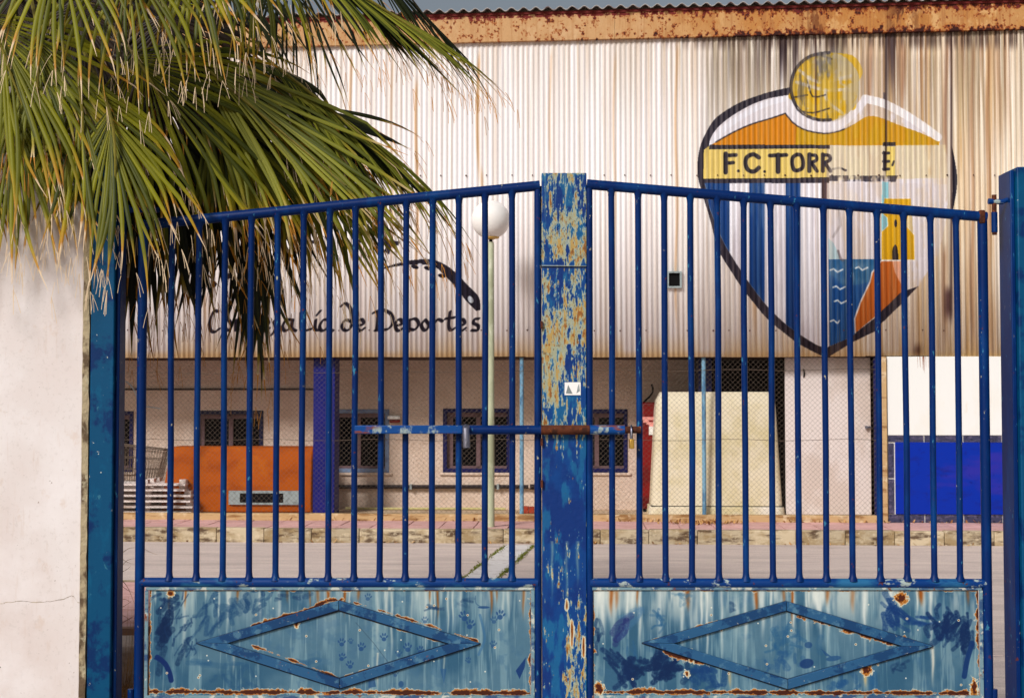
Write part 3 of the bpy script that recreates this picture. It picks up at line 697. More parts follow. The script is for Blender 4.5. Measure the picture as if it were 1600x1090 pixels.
# inner wall behind the cladding, fascia and roof
mb = MB(); mb.box(U0, U1, .03, .12, bl+.004, topl-.12); wh.part('upper_wall', mb, M['dark_room'], smooth=False)
mb = MB(); mb.box(U0, U1, .03, 1.3, bl-.002, bl+.003); wh.part('soffit', mb, M['soffit'], smooth=False)
fz = .325
zz2 = np.linspace(topl+.62, topl-.15, 260, dtype=np.float32); U2, Z2 = np.meshgrid(np.linspace(U0, U1, 3000, dtype=np.float32), zz2)
wx = U2*cs; wy = FO.y-U2*ss; yc = wy*cp+(Z2-H)*sp; zc = -wy*sp+(Z2-H)*cp
Fp = Paint(800+F*wx/yc, 545-F*zc/yc, (196, 154, 108)); hh, ww = U2.shape
tt = (Z2-(topl+TSL*U2))/fz; rt = sstep(Fp.PX, 900, 1250)
nf = lambda fy, fx, sd_, lo, hi, oc=5: sstep(noise2(hh, ww, fy, fx, sd_, oc, .68), lo, hi)
Fp.put(nf(2, 40, 401, .4, .65)*.5, (182, 138, 90)); Fp.put(nf(3, 90, 402, .5, .7)*.4, (214, 182, 144)); Fp.put(rt*.55, (184, 130, 70))
Fp.put(nf(2, 60, 403, .35, .6)*rt*.6, (176, 112, 50)); Fp.put(nf(1, 400, 404, .5, .66)*(.25+.3*rt), (160, 104, 60)); Fp.put(nf(3, 120, 409, .55, .7)*rt*.5, (222, 184, 130))
edge = np.clip(1-(1-tt)/.35, 0, 1)*(.25+.75*rt) + np.clip(1-tt/.28, 0, 1)*rt*.9
nr = noise2(hh, ww, 14, 420, 405, 5, .72)
Fp.put(sstep(nr+edge*.35, .60, .70)*.85, (150, 74, 30)); Fp.put(sstep(nr+edge*.32, .68, .76)*.9, (92, 36, 22)); Fp.put(sstep(nr+edge*.3, .74, .80)*.8, (44, 20, 18))
Fp.put(sstep(nr+(tt > .88)*.2*(1-rt), .60, .66)*(tt > .8)*.9, (112, 36, 34))
Fp.put(np.exp(-((Fp.PX-1410)/22)**2)*nf(3, 300, 406, .4, .55)*.8, (70, 30, 18)); Fp.put(np.exp(-((Fp.PX-1275)/20)**2)*nf(3, 300, 407, .45, .6)*.6, (90, 44, 24))
M['fasciap'] = image_mat('painted_rusty_fascia', Fp.image('fascia_paint'), U0, U1, topl-.15-.2, topl+.62-.2, .75, (40, .35, .008), .05)
jn = [U0, pf(455, 60).x, pf(960, 50).x, pf(1385, 40).x, U1]
for a, b in zip(jn[:-1], jn[1:]):
    a += .003
    mb = MB(); mb.hexa([(a,-.05,topz(a)),(b,-.05,topz(b)),(b,.15,topz(b)),(a,.15,topz(a)),(a,-.06,topz(a)+fz),(b,-.06,topz(b)+fz),(b,.15,topz(b)+fz),(a,.15,topz(a)+fz)])
    raw_part('fascia', mb, M['fasciap'], wh.e, wh.loc)
for o in bpy.data.objects:
    if o.name.startswith('fascia'): o.data.polygons.foreach_set('use_smooth', [False]*len(o.data.polygons))
mb = MB(); a, b = U0, U1
mb.hexa([(a,-.075,topz(a)+fz),(b,-.075,topz(b)+fz),(b,.1,topz(b)+fz),(a,.1,topz(a)+fz),(a,-.075,topz(a)+fz+.03),(b,-.075,topz(b)+fz+.03),(b,.1,topz(b)+fz+.03),(a,.1,topz(a)+fz+.03)])
wh.part('eaves_trim', mb, M['trim_red'], smooth=False)
# roof: corrugated, sloping back, edge seen as a wavy line
n = int((U1-U0)/.15*8); mb = MB(); vv = []
for i in range(n+1):
    u = U0+(U1-U0)*i/n; w = .022*math.cos(2*math.pi*u/.15)
    for (v, dz) in ((-.14, 0), (9, 1.3)):
        vv.append((u, v, topz(u)+fz+.055+w+dz))
        vv.append((u, v, topz(u)+fz+.048+w+dz))
fs = []
for i in range(n):
    a = i*4; b = a+4
    fs += [(a, b, b+2, a+2), (a+1, a+3, b+3, b+1), (a, a+1, b+1, b), (a+2, b+2, b+3, a+3)]
mb.add(vv, fs); wh.part('roof', mb, M['roofm'])
# vent box
a = pf(1042, 424, -.01); b = pf(1065, 450, -.01)
mb = MB(); mb.strip_frame([(a.x,a.z),(b.x,a.z),(b.x,b.z),(a.x,b.z)], .022, -.045, .02)
vt = wh.part('vent', mb, M['greyplate']); mb = MB(); mb.box(a.x+.02, b.x-.02, -.012, .0, b.z+.02, a.z-.02); wh.part('vent_opening', mb, M['black'], parent=vt)
# ground floor wall with real window openings
WV = 1.2
ue = pf(1085, 700, WV).x
wins = [(110, 208, 642, 737), (303, 411, 641, 737), (507, 608, 639, 738), (692, 798, 638, 738), (880, 981, 639, 738)]
wr = []
for (x0, x1, y0, y1) in wins:
    p = pf(x0, y0, WV); q = pf(x1, y1, WV); wr.append((p.x, q.x, q.z, p.z))
mb = MB(); cur = U0; zt = bl+.2; zb_ = .15
for (a, b, c, d) in wr:
    mb.box(cur, a, WV, WV+.25, zb_, zt); mb.box(a, b, WV, WV+.25, zb_, c); mb.box(a, b, WV, WV+.25, d, zt); cur = b
mb.box(cur, ue, WV, WV+.25, zb_, zt)
wh.part('ground_floor_wall', mb, M['stucco'], smooth=False)
# shallow boundary ledge above the windows and lintels
p = pf(300, 608, WV); q = pf(490, 608, WV)
mb = MB(); mb.tube([(U0, WV-.02, p.z), (q.x, WV-.02, p.z)], .012, 8); wh.part('conduit', mb, M['pipe'])
frames = [M['frame_blue'], M['frame_black'], M['frame_pale'], M['frame_blue'], M['frame_blue']]
labs = ['window with a blue frame behind the shopping trolley', 'navy framed window above the orange board', 'pale blue framed window beside the blue column', 'blue framed window left of the lamp post', 'blue framed window beside the centre post']
for (a, b, c, d), fm, lb in zip(wr, frames, labs):
    mb = MB(); mb.strip_frame([(a+.003,c+.003),(b-.003,c+.003),(b-.003,d-.003),(a+.003,d-.003)], .05, WV-.012, WV+.10)
    w = wh.part('window', mb, fm, label=lb)
    mb = MB(); mid = a+(b-a)*.52
    mb.box(mid-.028, mid+.028, WV+.05, WV+.085, c+.05, d-.05)
    mb.box(a+.052, b-.052, WV+.05, WV+.08, d-.11, d-.052); mb.box(a+.052, b-.052, WV+.05, WV+.08, c+.052, c+.085)
    mb.box(a+.052, a+.13 if fm is not M['frame_pale'] else a+.08, WV+.052, WV+.082, c+.087, d-.112)
    wh.part('sash', mb, M['sash'], parent=w, smooth=False)
    mb = MB(); mb.box(a+.04, b-.04, WV+.10, WV+.106, c+.04, d-.04); wh.part('pane', mb, M['glass'], parent=w, smooth=False)
    mb = MB(); mb.box(a-.04, b+.04, WV-.03, WV+.06, c-.035, c-.001); wh.part('sill', mb, M['stucco'], parent=w, bevel=.006)
    mb = MB(); mb.box(a, b, WV+.35, WV+.36, c-.1, d+.1); wh.part('dark_interior', mb, M['black'], parent=w, smooth=False)
# black pipe along the wall
p = pf(524, 760, WV-.06); q = pf(840, 760, WV-.06)
pp = Thing('wall_pipe', (p.x, WV-.06, p.z), 'black horizontal pipe running along the rough wall under the windows', 'pipe')
mb = MB(); mb.tube([(p.x, WV-.06, p.z), (q.x-.12, WV-.06, q.z)], .026, 10); pp.part('pipe', mb, M['pipe'])
mb = MB(); mb.tube([(q.x-.1, WV-.07, q.z), (q.x, WV-.07, q.z)], .036, 10); pp.part('valve', mb, M['pipe'])
for x in (642, 778):
    c = pf(x, 760, WV-.06); mb = MB(); mb.box(c.x-.014, c.x+.014, WV-.09, WV, c.z-.034, c.z+.034); pp.part('bracket', mb, M['greyplate'])
# hose on the ground
pts = bez([tuple(pf(x, y, 1.0)) for x, y in ((540, 793), (600, 795), (660, 794), (720, 796), (762, 793), (790, 798))], 6)
mb = MB(); mb.tube([(a, b-.02*math.sin(a*3), .228) for a, b, c in pts], .016, 8)
single('hose', mb, M['hose'], (pts[0][0], 1.0, .215), 'pale yellow hose lying along the foot of the wall', 'hose')
# (conduit joins)
# small wall light
p = pf(617, 656, WV)
tl = Thing('wall_light', (p.x, WV, p.z), 'small white wall light with red-brown lens beside the pale framed window', 'wall light')
mb = MB(); mb.box(p.x-.085, p.x+.085, WV-.12, WV, p.z+.01, p.z+.06); tl.part('cover', mb, M['whiteplastic'], bevel=.015)
mb = MB(); mb.box(p.x-.06, p.x+.075, WV-.09, WV, p.z-.035, p.z+.008); tl.part('lens', mb, M['red'], bevel=.01)
# columns and recess
def column(x0, x1, v0, v1, m_, label, pale=None):
    p = pf(x0, 700, v0); q = pf(x1, 700, v0); mb = MB(); mb.box(p.x, q.x, v0, v1, .19, bl+.001)
    return wh.part('column', mb, m_, label=label, bevel=.008)
column(489, 523, .16, .5, M['blue_col'], 'blue painted column')
column(1092, 1113, .5, .8, M['navy'], 'navy column behind the tank')
p = pf(1378, 700, -.01); q = pf(1386, 700, -.01)
mb = MB(); mb.box(p.x, q.x, -.03, .3, .1, bl-.003); wh.part('column', mb, M['plinth'], label='slim cream edge column', bevel=.006)
# dark recess
a = ue; b = pf(1380, 700, 0).x
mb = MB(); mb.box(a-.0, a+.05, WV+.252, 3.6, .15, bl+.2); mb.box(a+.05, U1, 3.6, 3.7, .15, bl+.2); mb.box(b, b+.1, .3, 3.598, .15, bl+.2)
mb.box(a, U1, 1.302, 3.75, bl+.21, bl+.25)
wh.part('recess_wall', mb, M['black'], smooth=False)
# right bay: white panel (stained below the cladding), dark tiles, blue board
wb0 = pf(1386, 560, -.01); 
zA = pf(1480, 680, 0).z; zB = pf(1480, 690.5, 0).z; zC = pf(1480, 803, 0).z; zD = pf(1480, 816, 0).z
mb = MB(); mb.box(wb0.x+.002, U1, .0, .3, zA+.002, bl-.003); wh.part('white_panel', mb, M['bright_white'], bevel=.004)
c_ = pf(1443, 560, 0); mb = MB(); rs = random.Random(3)
for k in range(9):
    x_ = c_.x+rs.gauss(0, .045); L_ = rs.uniform(.03, .2); w2 = rs.uniform(.002, .005)
    mb.add([(x_-w2, -.0012, bl-.004), (x_+w2, -.0012, bl-.004), (x_+w2*.3+.004, -.0012, bl-L_), (x_-w2*.3+.004, -.0012, bl-L_)], [(0,1,2,3)])
wh.part('rust_streaks', mb, M['stain'], smooth=False)
mb = MB(); mb.box(wb0.x+.002, U1, .014, .3, .1, zA); wh.part('grout_bed', mb, M['grout'], smooth=False)
def tile(x0, x1, z0, z1): 
    mb = MB(); mb.box(x0, x1, .002, .02, z0, z1); wh.part('tile', mb, M['tile'], bevel=.002)
tw = 59.0/PX_M; xs = pf(1443, 685, 0).x
g = .012; x = xs-tw
while x < U1-.3:
    tile(max(x+g, wb0.x+.006), x+tw-g*.0, zB+.004, zA-.004); tile(max(x+g, wb0.x+.006), x+tw, zD, zC-.004); x += tw
xc = pf(1397, 740, 0).x
for i in range(2):
    h = (zB-zC)/2; tile(wb0.x+.006, xc, zC+.004+i*h, zC+h*(i+1)-.012)
for (a, b) in ((pf(1398.5, 700, 0).x, pf(1575, 700, 0).x+.35), (pf(1575,700,0).x+.37, U1-.3)):
    mb = MB(); mb.box(a, b, -.012, .013, zC, zB-.001); wh.part('blue_board', mb, M['royal'], bevel=.003)

# ================================================================== THINGS BETWEEN FENCE AND WALL
# cream tank
v0 = .18; v1 = 1.05
A = pf(1014, 797, v0); B = pf(1228, 797, v0); T1 = pf(1026, 612, v0+.12); T2 = pf(1212, 612, v0+.12)
tk = Thing('tank', ((A.x+B.x)/2, .6, .21), 'large cream fibreglass tank turned upside down behind the fence', 'tank')
import bmesh
def rounded_frustum(bx0, bx1, by0, by1, bz, tx0, tx1, ty0, ty1, tz, rad, n=6):
    vs = []; rings = 14
    for k in range(rings):
        t = k/(rings-1)
        sh = 0 if t < .85 else (1-math.sqrt(max(0, 1-((t-.85)/.15)**2)))*.05
        z = bz+(tz-bz)*t; l = lambda a, b: a+(b-a)*t
        x0, x1, y0, y1 = l(bx0,tx0)+sh, l(bx1,tx1)-sh, l(by0,ty0)+sh, l(by1,ty1)-sh
        for (cx, cy, a0) in ((x1-rad, y0+rad, -90), (x1-rad, y1-rad, 0), (x0+rad, y1-rad, 90), (x0+rad, y0+rad, 180)):
            for i in range(n): a = math.radians(a0+90*i/(n-1)); vs.append((cx+rad*math.cos(a), cy+rad*math.sin(a), z))
    m = 4*n; fs = [(k*m+i, k*m+(i+1) % m, (k+1)*m+(i+1) % m, (k+1)*m+i) for k in range(rings-1) for i in range(m)]
    fs.append(tuple(reversed(range(m)))); fs.append(tuple((rings-1)*m+i for i in range(m)))
    return MB().add(vs, fs)
zf = pf(1100, 790, v0).z
tk.part('tank_body', rounded_frustum(A.x+.03, B.x-.03, v0+.02, v1-.02, zf, T1.x, T2.x, v0+.12, v1-.12, T1.z, .09), M['cream'])
tk.part('rim', rounded_frustum(A.x, B.x, v0, v1, .212, A.x+.008, B.x-.008, v0+.005, v1-.005, zf-.006, .1), M['cream'])
mb = MB(); mb.box(A.x+.03, B.x-.03, v0+.025, v1-.03, zf-.006, zf); tk.part('seam', mb, M['black'], smooth=False)
# red cabinet
p = pf(985, 600, .75); q = pf(1032, 795, .75)
rc = Thing('red_cabinet', ((p.x+q.x)/2, 1.0, .21), 'dark red cabinet with faded pink print half hidden left of the tank', 'cabinet')
e0 = pf(1002, 700, .75)
mb = MB(); mb.box(e0.x, q.x+.3, .75, 1.15, .25, pf(1010, 628, .75).z); rc.part('cabinet_body', mb, M['red'], bevel=.03)
mb = MB()
for i, (xa, ya, xb, yb) in enumerate(((1002,651,1022,656),(1005,656,1014,660),(1010,659,1022,663),(1014,663,1022,667))):
    s_ = pf(xa, ya, .745); t_ = pf(xb, yb, .745); mb.box(s_.x, t_.x, .744, .752, t_.z, s_.z)
rc.part('print', mb, M['pinkpaint'], smooth=False)
s_ = pf(1014, 666, .73); t_ = pf(1024, 679, .73); mb = MB(); mb.box(s_.x, t_.x, .73, .75, t_.z, s_.z); rc.part('white_plate', mb, M['whiteplastic'])
mb = MB(); mb.tube(bez([tuple(pf(x, y, .8)) for x, y in ((1018,600),(1020,610),(1016,618),(1008,626),(1004,630))],4), .012, 6); rc.part('bracket', mb, M['black'])
mb = MB(); mb.box(e0.x+.03, q.x, .8, 1.1, .205, .252); rc.part('feet', mb, M['black'])
# white door leaf
p = pf(1226.5, 560, .28); q = pf(1362, 797, .28)
dd = Thing('white_door', ((p.x+q.x)/2, .3, .21), 'tall off-white sliding door closing the bay right of the tank', 'door')
mb = MB(); mb.box(p.x, q.x, .28, .33, .225, bl-.004); dd.part('door_panel', mb, M['door'], bevel=.006)
c = pf(1357, 667, .26); mb = MB(); mb.box(c.x-.04, c.x+.03, .25, .28, c.z-.012, c.z+.012); mb.tube([(c.x-.03,.25,c.z),(c.x-.03,.22,c.z)], .02, 8); dd.part('latch', mb, M['chrome'])
c = pf(1256, 583, .27); mb = MB(); mb.tube([(c.x,.275,c.z+.05),(c.x+.005,.262,c.z),(c.x,.275,c.z-.05)], .009, 6); dd.part('door_handle', mb, M['black'])
# orange board / booth
v0 = .45
L0 = pf(263, 700, v0); R0 = pf(489, 700, v0); zt = pf(380, 698, v0).z; zm = pf(380, 716, v0+.02).z
ob = Thing('orange_counter', ((L0.x+R0.x)/2, .8, .21), 'orange plastic booth counter with a grey slotted plate behind the pallets', 'counter')
mb = MB()
prof = [(v0, .212), (v0-.02, .35), (v0+.02, zt-.16), (v0+.10, zt), (v0+.55, zt), (v0+.55, .212)]
xl = pf(252, 790, v0).x; xr = R0.x-.01
vsx = [((xl if z < .5 else L0.x), y, z) for y, z in prof] + [(xr, y, z) for y, z in prof]; m_ = len(prof)
mb.add(vsx, [tuple(range(m_)), tuple(range(2*m_-1, m_-1, -1))] + [(i, i+m_, (i+1) % m_+m_, (i+1) % m_) for i in range(m_)])
ob.part('counter_body', mb, M['orange'], bevel=.02)
s_ = pf(358, 766, v0-.02); t_ = pf(468, 788, v0-.02); vp = v0-.035
h1 = pf(375, 770, vp); h2 = pf(443, 785, vp)
mb = MB(); mb.box(s_.x, h1.x, vp-.012, vp+.02, t_.z, s_.z); mb.box(h2.x, t_.x, vp-.012, vp+.02, t_.z, s_.z); mb.box(h1.x, h2.x, vp-.012, vp+.02, h1.z, s_.z); mb.box(h1.x, h2.x, vp-.012, vp+.02, t_.z, h2.z)
ob.part('slot_plate', mb, M['greyplate'], smooth=False)
mb = MB(); mb.box(h1.x, h2.x, vp+.002, vp+.018, h2.z, h1.z); ob.part('slot', mb, M['black'], smooth=False)
# pallets
zs = .213
for k in range(3):
    hgt = .138; xe = pf((300, 297, 288)[k], 790, .2).x; xa = pf((150, 155, 152)[k], 790, .2).x; va, vb = .2+k*.015, .98
    lb = ['white pallet at the bottom of the stack behind the left gate post', 'middle white pallet of the stack behind the left gate post', 'topmost white pallet of the stack, with the trolley above it'][k]
    pl = Thing('pallet', ((xe+xa)/2, .5, zs), lb, 'pallet', 'white pallets stacked by the fence')
    for z0, z1 in ((0, .022), (.069, .091)):
        nbd = 5
        for i in range(nbd):
            w = .1; y0 = va+(vb-va-w)*i/(nbd-1)
            mb = MB(); mb.box(xa+rnd.uniform(-.01,.01), xe+rnd.uniform(-.02,.01), y0, y0+w, zs+z0, zs+z1); pl.part('board', mb, M['pallet'], smooth=False)
    for i in range(3):
        for j in range(3):
            x = xa+.03+(xe-xa-.14)*i/2; y0 = va+.12+(vb-va-.24)*j/2
            mb = MB(); mb.box(x, x+.08, y0, y0+.1, zs+.0225, zs+.0685); mb.box(x, x+.08, y0, y0+.1, zs+.0915, zs+.1395); pl.part('block', mb, M['pallet'], smooth=False)
    zs += .14
# shopping trolley behind the pallets
v0 = 1.0
P1 = pf(262, 702, v0); 
st = Thing('shopping_trolley', (P1.x-.5, .95, .21), 'empty wire shopping trolley standing behind the white pallets', 'trolley')
xt0, xt1 = P1.x-.95, P1.x; zt = P1.z; zb = pf(250, 748, v0).z; ztl = zt+.1
mb = MB(); r = .005
ya, yb = .82, 1.12
for y in (ya, yb):
    mb.tube([(xt0, y, ztl), (xt1, y, zt)], .009, 5); mb.tube([(xt0+.05, y, zb-.05), (xt1-.1, y, zb)], .007, 5)
    for t in (.33, .66): mb.tube([(xt0+.02, y, ztl+(zb-.05-ztl)*t), (xt1-.1*t, y, zt+(zb-zt)*t)], r, 4)
    for i in range(26):
        s_ = i/25; mb.tube([(xt0+(xt1-xt0)*s_, y, ztl+(zt-ztl)*s_), (xt0+.05+(xt1-.1-xt0-.05)*s_, y, zb-.05+.05*s_)], r*.7, 4)
for i in range(9):
    y = ya+(yb-ya)*i/8; mb.tube([(xt1, y, zt), (xt1-.1, y, zb)], r*.8, 4); mb.tube([(xt0, y, ztl), (xt0+.05, y, zb-.05)], r*.8, 4); mb.tube([(xt1-.1, y, zb), (xt0+.05, y, zb-.05)], r*.8, 4)
mb.tube([(xt1, ya, zt), (xt1, yb, zt)], .009, 5)
st.part('basket', mb, M['wire'])
mb = MB(); mb.tube([(xt0-.04, ya-.02, ztl+.05), (xt0-.04, yb+.02, ztl+.05)], .016, 8); st.part('handle', mb, M['red'])
mb = MB()
for y in (ya+.03, yb-.03): mb.tube([(xt0-.04, y, ztl+.05), (xt0+.1, y, .34), (xt1-.1, y, .32)], .013, 6); mb.tube([(xt0+.35, y, zb-.04), (xt0+.1, y, .34)], .011, 6)
st.part('frame', mb, M['wire'])
for x in (xt0+.12, xt1-.14):
    for y in (ya+.03, yb-.03):
        mb = MB(); mb.tube([(x, y-.014, .265), (x, y+.014, .265)], .052, 12); st.part('wheel', mb, M['pipe'])
# loose brick by the fence
p = pf(826, 791, .5); mb = MB(); mb.box(p.x-.09, p.x+.0, .45, .55, .213, .30); 
single('brick', mb, M['brick'], (p.x-.04, .5, .213), 'loose red brick standing on the yard behind the fence, left one of two', 'brick', 'loose bricks', bevel=.004)
mb = MB(); mb.box(p.x+.004, p.x+.07, .46, .56, .213, .295)
single('brick', mb, M['brick'], (p.x+.05, .5, .213), 'loose red brick standing on the yard behind the fence, right one of two', 'brick', 'loose bricks', bevel=.004)

# ================================================================== CHAIN-LINK FENCE
zp = pf(800, 803, 0).z; ztf = bl-.006; uL = -7.6; uR = pf(1377, 700, .05).x
fn = Thing('chain_link_fence', (0, .05, zp), 'chain-link fence with pale blue posts on the low plinth', 'fence')
fv = .05
for x in (264, 815, 1100.5, 1371):
    p = pf(x, 700, fv); mb = MB(); rr = .026 if x != 1371 else .034
    mb.tube([(p.x, fv+.035, zp), (p.x, fv+.035, ztf)], rr, 12); fn.part('post', mb, M['fence_post'] if x != 1371 else M['frame_blue'])
mb = MB(); h = ztf-zp; pitch = .0625; wr_ = .00135
def wire(a, b, off):
    a = Vector(a); b = Vector(b); d = (b-a).normalized(); n = Vector((-d.z, 0, d.x))*wr_; t = Vector((0, wr_, 0))
    o_ = Vector((0, off, 0)); s3 = [n, -n*.5+t, -n*.5-t]
    mb.add([a+q+o_ for q in s3]+[b+q+o_ for q in s3], [(0,1,4,3),(1,2,5,4),(2,0,3,5)])
k = uL-h
while k < uR:
    for sgn in (1, -1):
        x0 = k if sgn > 0 else k; x1 = k+h
        a = [x0, zp]; b = [x1, ztf]
        if x1 < uL or x0 > uR: continue
        if a[0] < uL: a = [uL, zp+(uL-x0)]
        if b[0] > uR: b = [uR, zp+(uR-x0)]
        if sgn > 0: wire((a[0], fv, a[1]), (b[0], fv, b[1]), -.002)
        else: wire((a[0], fv, ztf-(a[1]-zp)), (b[0], fv, ztf-(b[1]-zp)), .002)
    k += pitch
fn.part('wire_mesh', mb, M['wire'], kind='stuff', smooth=False)
for yy in (583, 687):
    a = pf(190, yy, fv-.006); b = pf(1372, yy+(-6 if yy == 583 else 0), fv-.006); mb = MB(); N_ = 24
    mb.tube([(a.x+(b.x-a.x)*i/N_, fv-.006, a.z+(b.z-a.z)*i/N_+.012*math.sin(i*1.7)) for i in range(N_+1)], .003, 4, cap=False); fn.part('tension_wire', mb, M['wire'])

# ================================================================== STREET LAMP
LV = -.86
pb = pf(766.5, 822, LV); pt = pf(766.5, 378, LV)
lp = Thing('street_lamp', (pb.x, LV, PZ), 'globe street lamp with grey-green pole standing on the pink pavement', 'street lamp')
mb = MB(); mb.tube([(pb.x, LV, PZ), (pb.x, LV, PZ+1.2), (pb.x, LV, pt.z-.02), (pb.x, LV, pt.z)], [.047, .044, .038, .03], 20); lp.part('pole', mb, M['lamp_pole'])
mb = MB(); mb.tube([(pb.x, LV, pt.z), (pb.x, LV, pt.z+.05)], .02, 12); lp.part('neck', mb, M['black'])
mb = MB(); mb.tube([(pb.x, LV, pt.z+.03), (pb.x, LV, pt.z+.045), (pb.x, LV, pt.z+.075)], [.04, .10, .105], 28); lp.part('lamp_base', mb, M['lamp_base'])
R_ = .228; zc_ = pt.z+.05+R_*.93
vs_, fs_ = [], []
nu, nv = 40, 22
for i in range(nv+1):
    th = math.pi*i/nv
    for j in range(nu): vs_.append((pb.x+R_*math.sin(th)*math.cos(2*math.pi*j/nu), LV+R_*math.sin(th)*math.sin(2*math.pi*j/nu), zc_+R_*math.cos(th)))
for i in range(nv):
    for j in range(nu): fs_.append((i*nu+j, (i+1)*nu+j, (i+1)*nu+(j+1) % nu, i*nu+(j+1) % nu))
mb = MB().add(vs_, fs_); lp.part('globe', mb, M['globe'])

# ================================================================== GATE
GD = 6.67
def g(x, y, d=0.0): return at(x, y, GD+d)
S = F/GD
def pixel_canvas(x0, x1, y0, y1, res=1.6, col=(90,130,160)):
    """canvas over the gate plane in drawing units (1 unit = 1/330 m)"""
    w = int((x1-x0)*res); h = int((y1-y0)*res)
    X, Y = np.meshgrid(np.linspace(x0, x1, w, dtype=np.float32), np.linspace(y0, y1, h, dtype=np.float32))
    return Paint(X, Y, col)
def rust_spots(Pn, spots, seed):
    r = random.Random(seed); n1 = noise2(Pn.h, Pn.w, 60, 60*Pn.w/Pn.h, seed, 4)
    for (x, y, rx, ry) in spots:
        mh = np.clip(1.35-np.sqrt(((Pn.PX-x)/(rx+3.5))**2+((Pn.PY-y)/(ry+3.5))**2), 0, 1)
        Pn.put(sstep(mh+(n1-.5)*1.0, .42, .55)*.9, (206, 200, 172))
        mh = np.clip(1.35-np.sqrt(((Pn.PX-x)/(rx+1))**2+((Pn.PY-y)/(ry+1))**2), 0, 1)
        Pn.put(sstep(mh+(n1-.5)*1.1, .45, .56)*.95, (168, 100, 30))
        mh = np.clip(1.2-np.sqrt(((Pn.PX-x)/rx)**2+((Pn.PY-y)/ry)**2), 0, 1)
        Pn.put(sstep(mh+(n1-.5)*1.2, .5, .6), (72, 30, 16))
def rust_line(Pn, pts, w, seed, dens=.5, amt=1):
    """flaking rust following a line"""
    n1 = noise2(Pn.h, Pn.w, 40, 40*Pn.w/Pn.h, seed, 5, .75); n2 = noise2(Pn.h, Pn.w, 12, 12*Pn.w/Pn.h, seed+1, 3)
    best = np.full(Pn.PX.shape, 1e9, np.float32)
    for i in range(len(pts)-1):
        ax, ay = pts[i]; bx, by = pts[i+1]; dx, dy = bx-ax, by-ay
        t = np.clip(((Pn.PX-ax)*dx+(Pn.PY-ay)*dy)/(dx*dx+dy*dy), 0, 1)
        best = np.minimum(best, (Pn.PX-ax-t*dx)**2+(Pn.PY-ay-t*dy)**2)
    d = np.sqrt(best); k = (n1-.5)*1.4+(n2-.5)*2.2+dens
    Pn.put(sstep(k-d/(w+2.0), .0, .12)*.7*amt, (196, 196, 178)); Pn.put(sstep(k-d/(w+1.2), .1, .2)*.95*amt, (166, 98, 34)); Pn.put(sstep(k-d/w, .22, .34)*amt, (66, 28, 16))
def drips(Pn, seed, n, y0, col, amt, lmin, lmax, wmin, wmax, xs=None):
    r = random.Random(seed); x0, x1 = Pn.PX.min(), Pn.PX.max()
    for i in range(n if xs is None else len(xs)):
        x = r.uniform(x0+6, x1-6) if xs is None else xs[i]; L = r.uniform(lmin, lmax); w = r.uniform(wmin, wmax)
        cols = np.where((Pn.PX[0] > x-w*3) & (Pn.PX[0] < x+w*3))[0]
        if len(cols) == 0: continue
        sl = (slice(0, Pn.h), slice(cols[0], cols[-1]+1)); X, Y = Pn.PX[sl], Pn.PY[sl]
        gm = np.exp(-((X-x-.6*np.sin(Y/9+i))/(w*(1-.5*np.clip((Y-y0)/L, 0, 1))))**2)*(1-sstep(Y, y0+L*.35, y0+L))*(Y >= y0-3)
        Pn.put(gm*amt*r.uniform(.5, 1), col, sl)
def daubs(Pn, x, y, sx, sy, n, ang, spread, seed, col=(6,38,78), wid=(3,8), ln=(8,26), amt=.8):
    r = random.Random(seed); br = sstep(noise2(Pn.h, Pn.w, 90, 90*Pn.w/Pn.h, seed, 3), .3, .5)*.35+.65
    for i in range(n):
        a = math.radians(ang+r.gauss(0, spread)); cx = x+r.gauss(0, sx); cy = y+r.gauss(0, sy); L = r.uniform(*ln)/2; w = r.uniform(*wid)
        dx, dy = math.cos(a)*L, -math.sin(a)*L; b = r.gauss(0, 3)
        Pn.stroke(bez([(cx-dx, cy-dy), (cx+b, cy+b*.5), (cx+dx, cy+dy)], 3), w, col, amt*r.uniform(.5, 1), mod=br, soft=1.2)
def paw(Pn, x, y, s, col=(22,62,112), amt=.75, rot=0):
    c, n = math.cos(math.radians(rot)), math.sin(math.radians(rot))
    T = lambda a, b: (x+(a*c-b*n)*s, y+(a*n+b*c)*s)
    q = T(0, 2.4); Pn.ell(q[0], q[1], 3*s, 2.6*s, col, amt)
    for a, b in ((-3.8,-1),(-1.5,-3.6),(1.5,-3.7),(3.9,-1)): q = T(a, b); Pn.ell(q[0], q[1], 1.1*s, 2.1*s, col, amt, rot=a*8+rot)
def seam(Pn, a, b):  # dark edge lines: the diamond strips' cast shadow painted into the panel
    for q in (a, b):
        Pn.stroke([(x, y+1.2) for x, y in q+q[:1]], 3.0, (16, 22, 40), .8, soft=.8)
def base_panel(x0, x1, seed):
    Pn = pixel_canvas(x0, x1, 917, 1089, 2.4, (72, 108, 128)); h, w = Pn.h, Pn.w; asp = w/h
    Pn.put(sstep(noise2(h, w, 2, 2*asp, seed, 4), .4, .65)*.8, (38, 80, 108)); Pn.put(sstep(noise2(h, w, 1.2, 12*asp, seed+1, 4), .48, .7)*.6, (118, 150, 160))
    Pn.put(sstep(noise2(h, w, 9, 9*asp, seed+2, 4), .55, .7)*.4, (56, 96, 126))
    Pn.put(sstep(noise2(h, w, 2, 45*asp, seed+3, 3), .6, .74)*.35, (150, 174, 176))
    Pn.put(sstep(noise2(h, w, 1.5, 10*asp, seed+5, 4), .38, .7)*(1-sstep(Pn.PY, 925, 1010))*(.75 if seed == 200 else .4), (196, 204, 196))
    return Pn
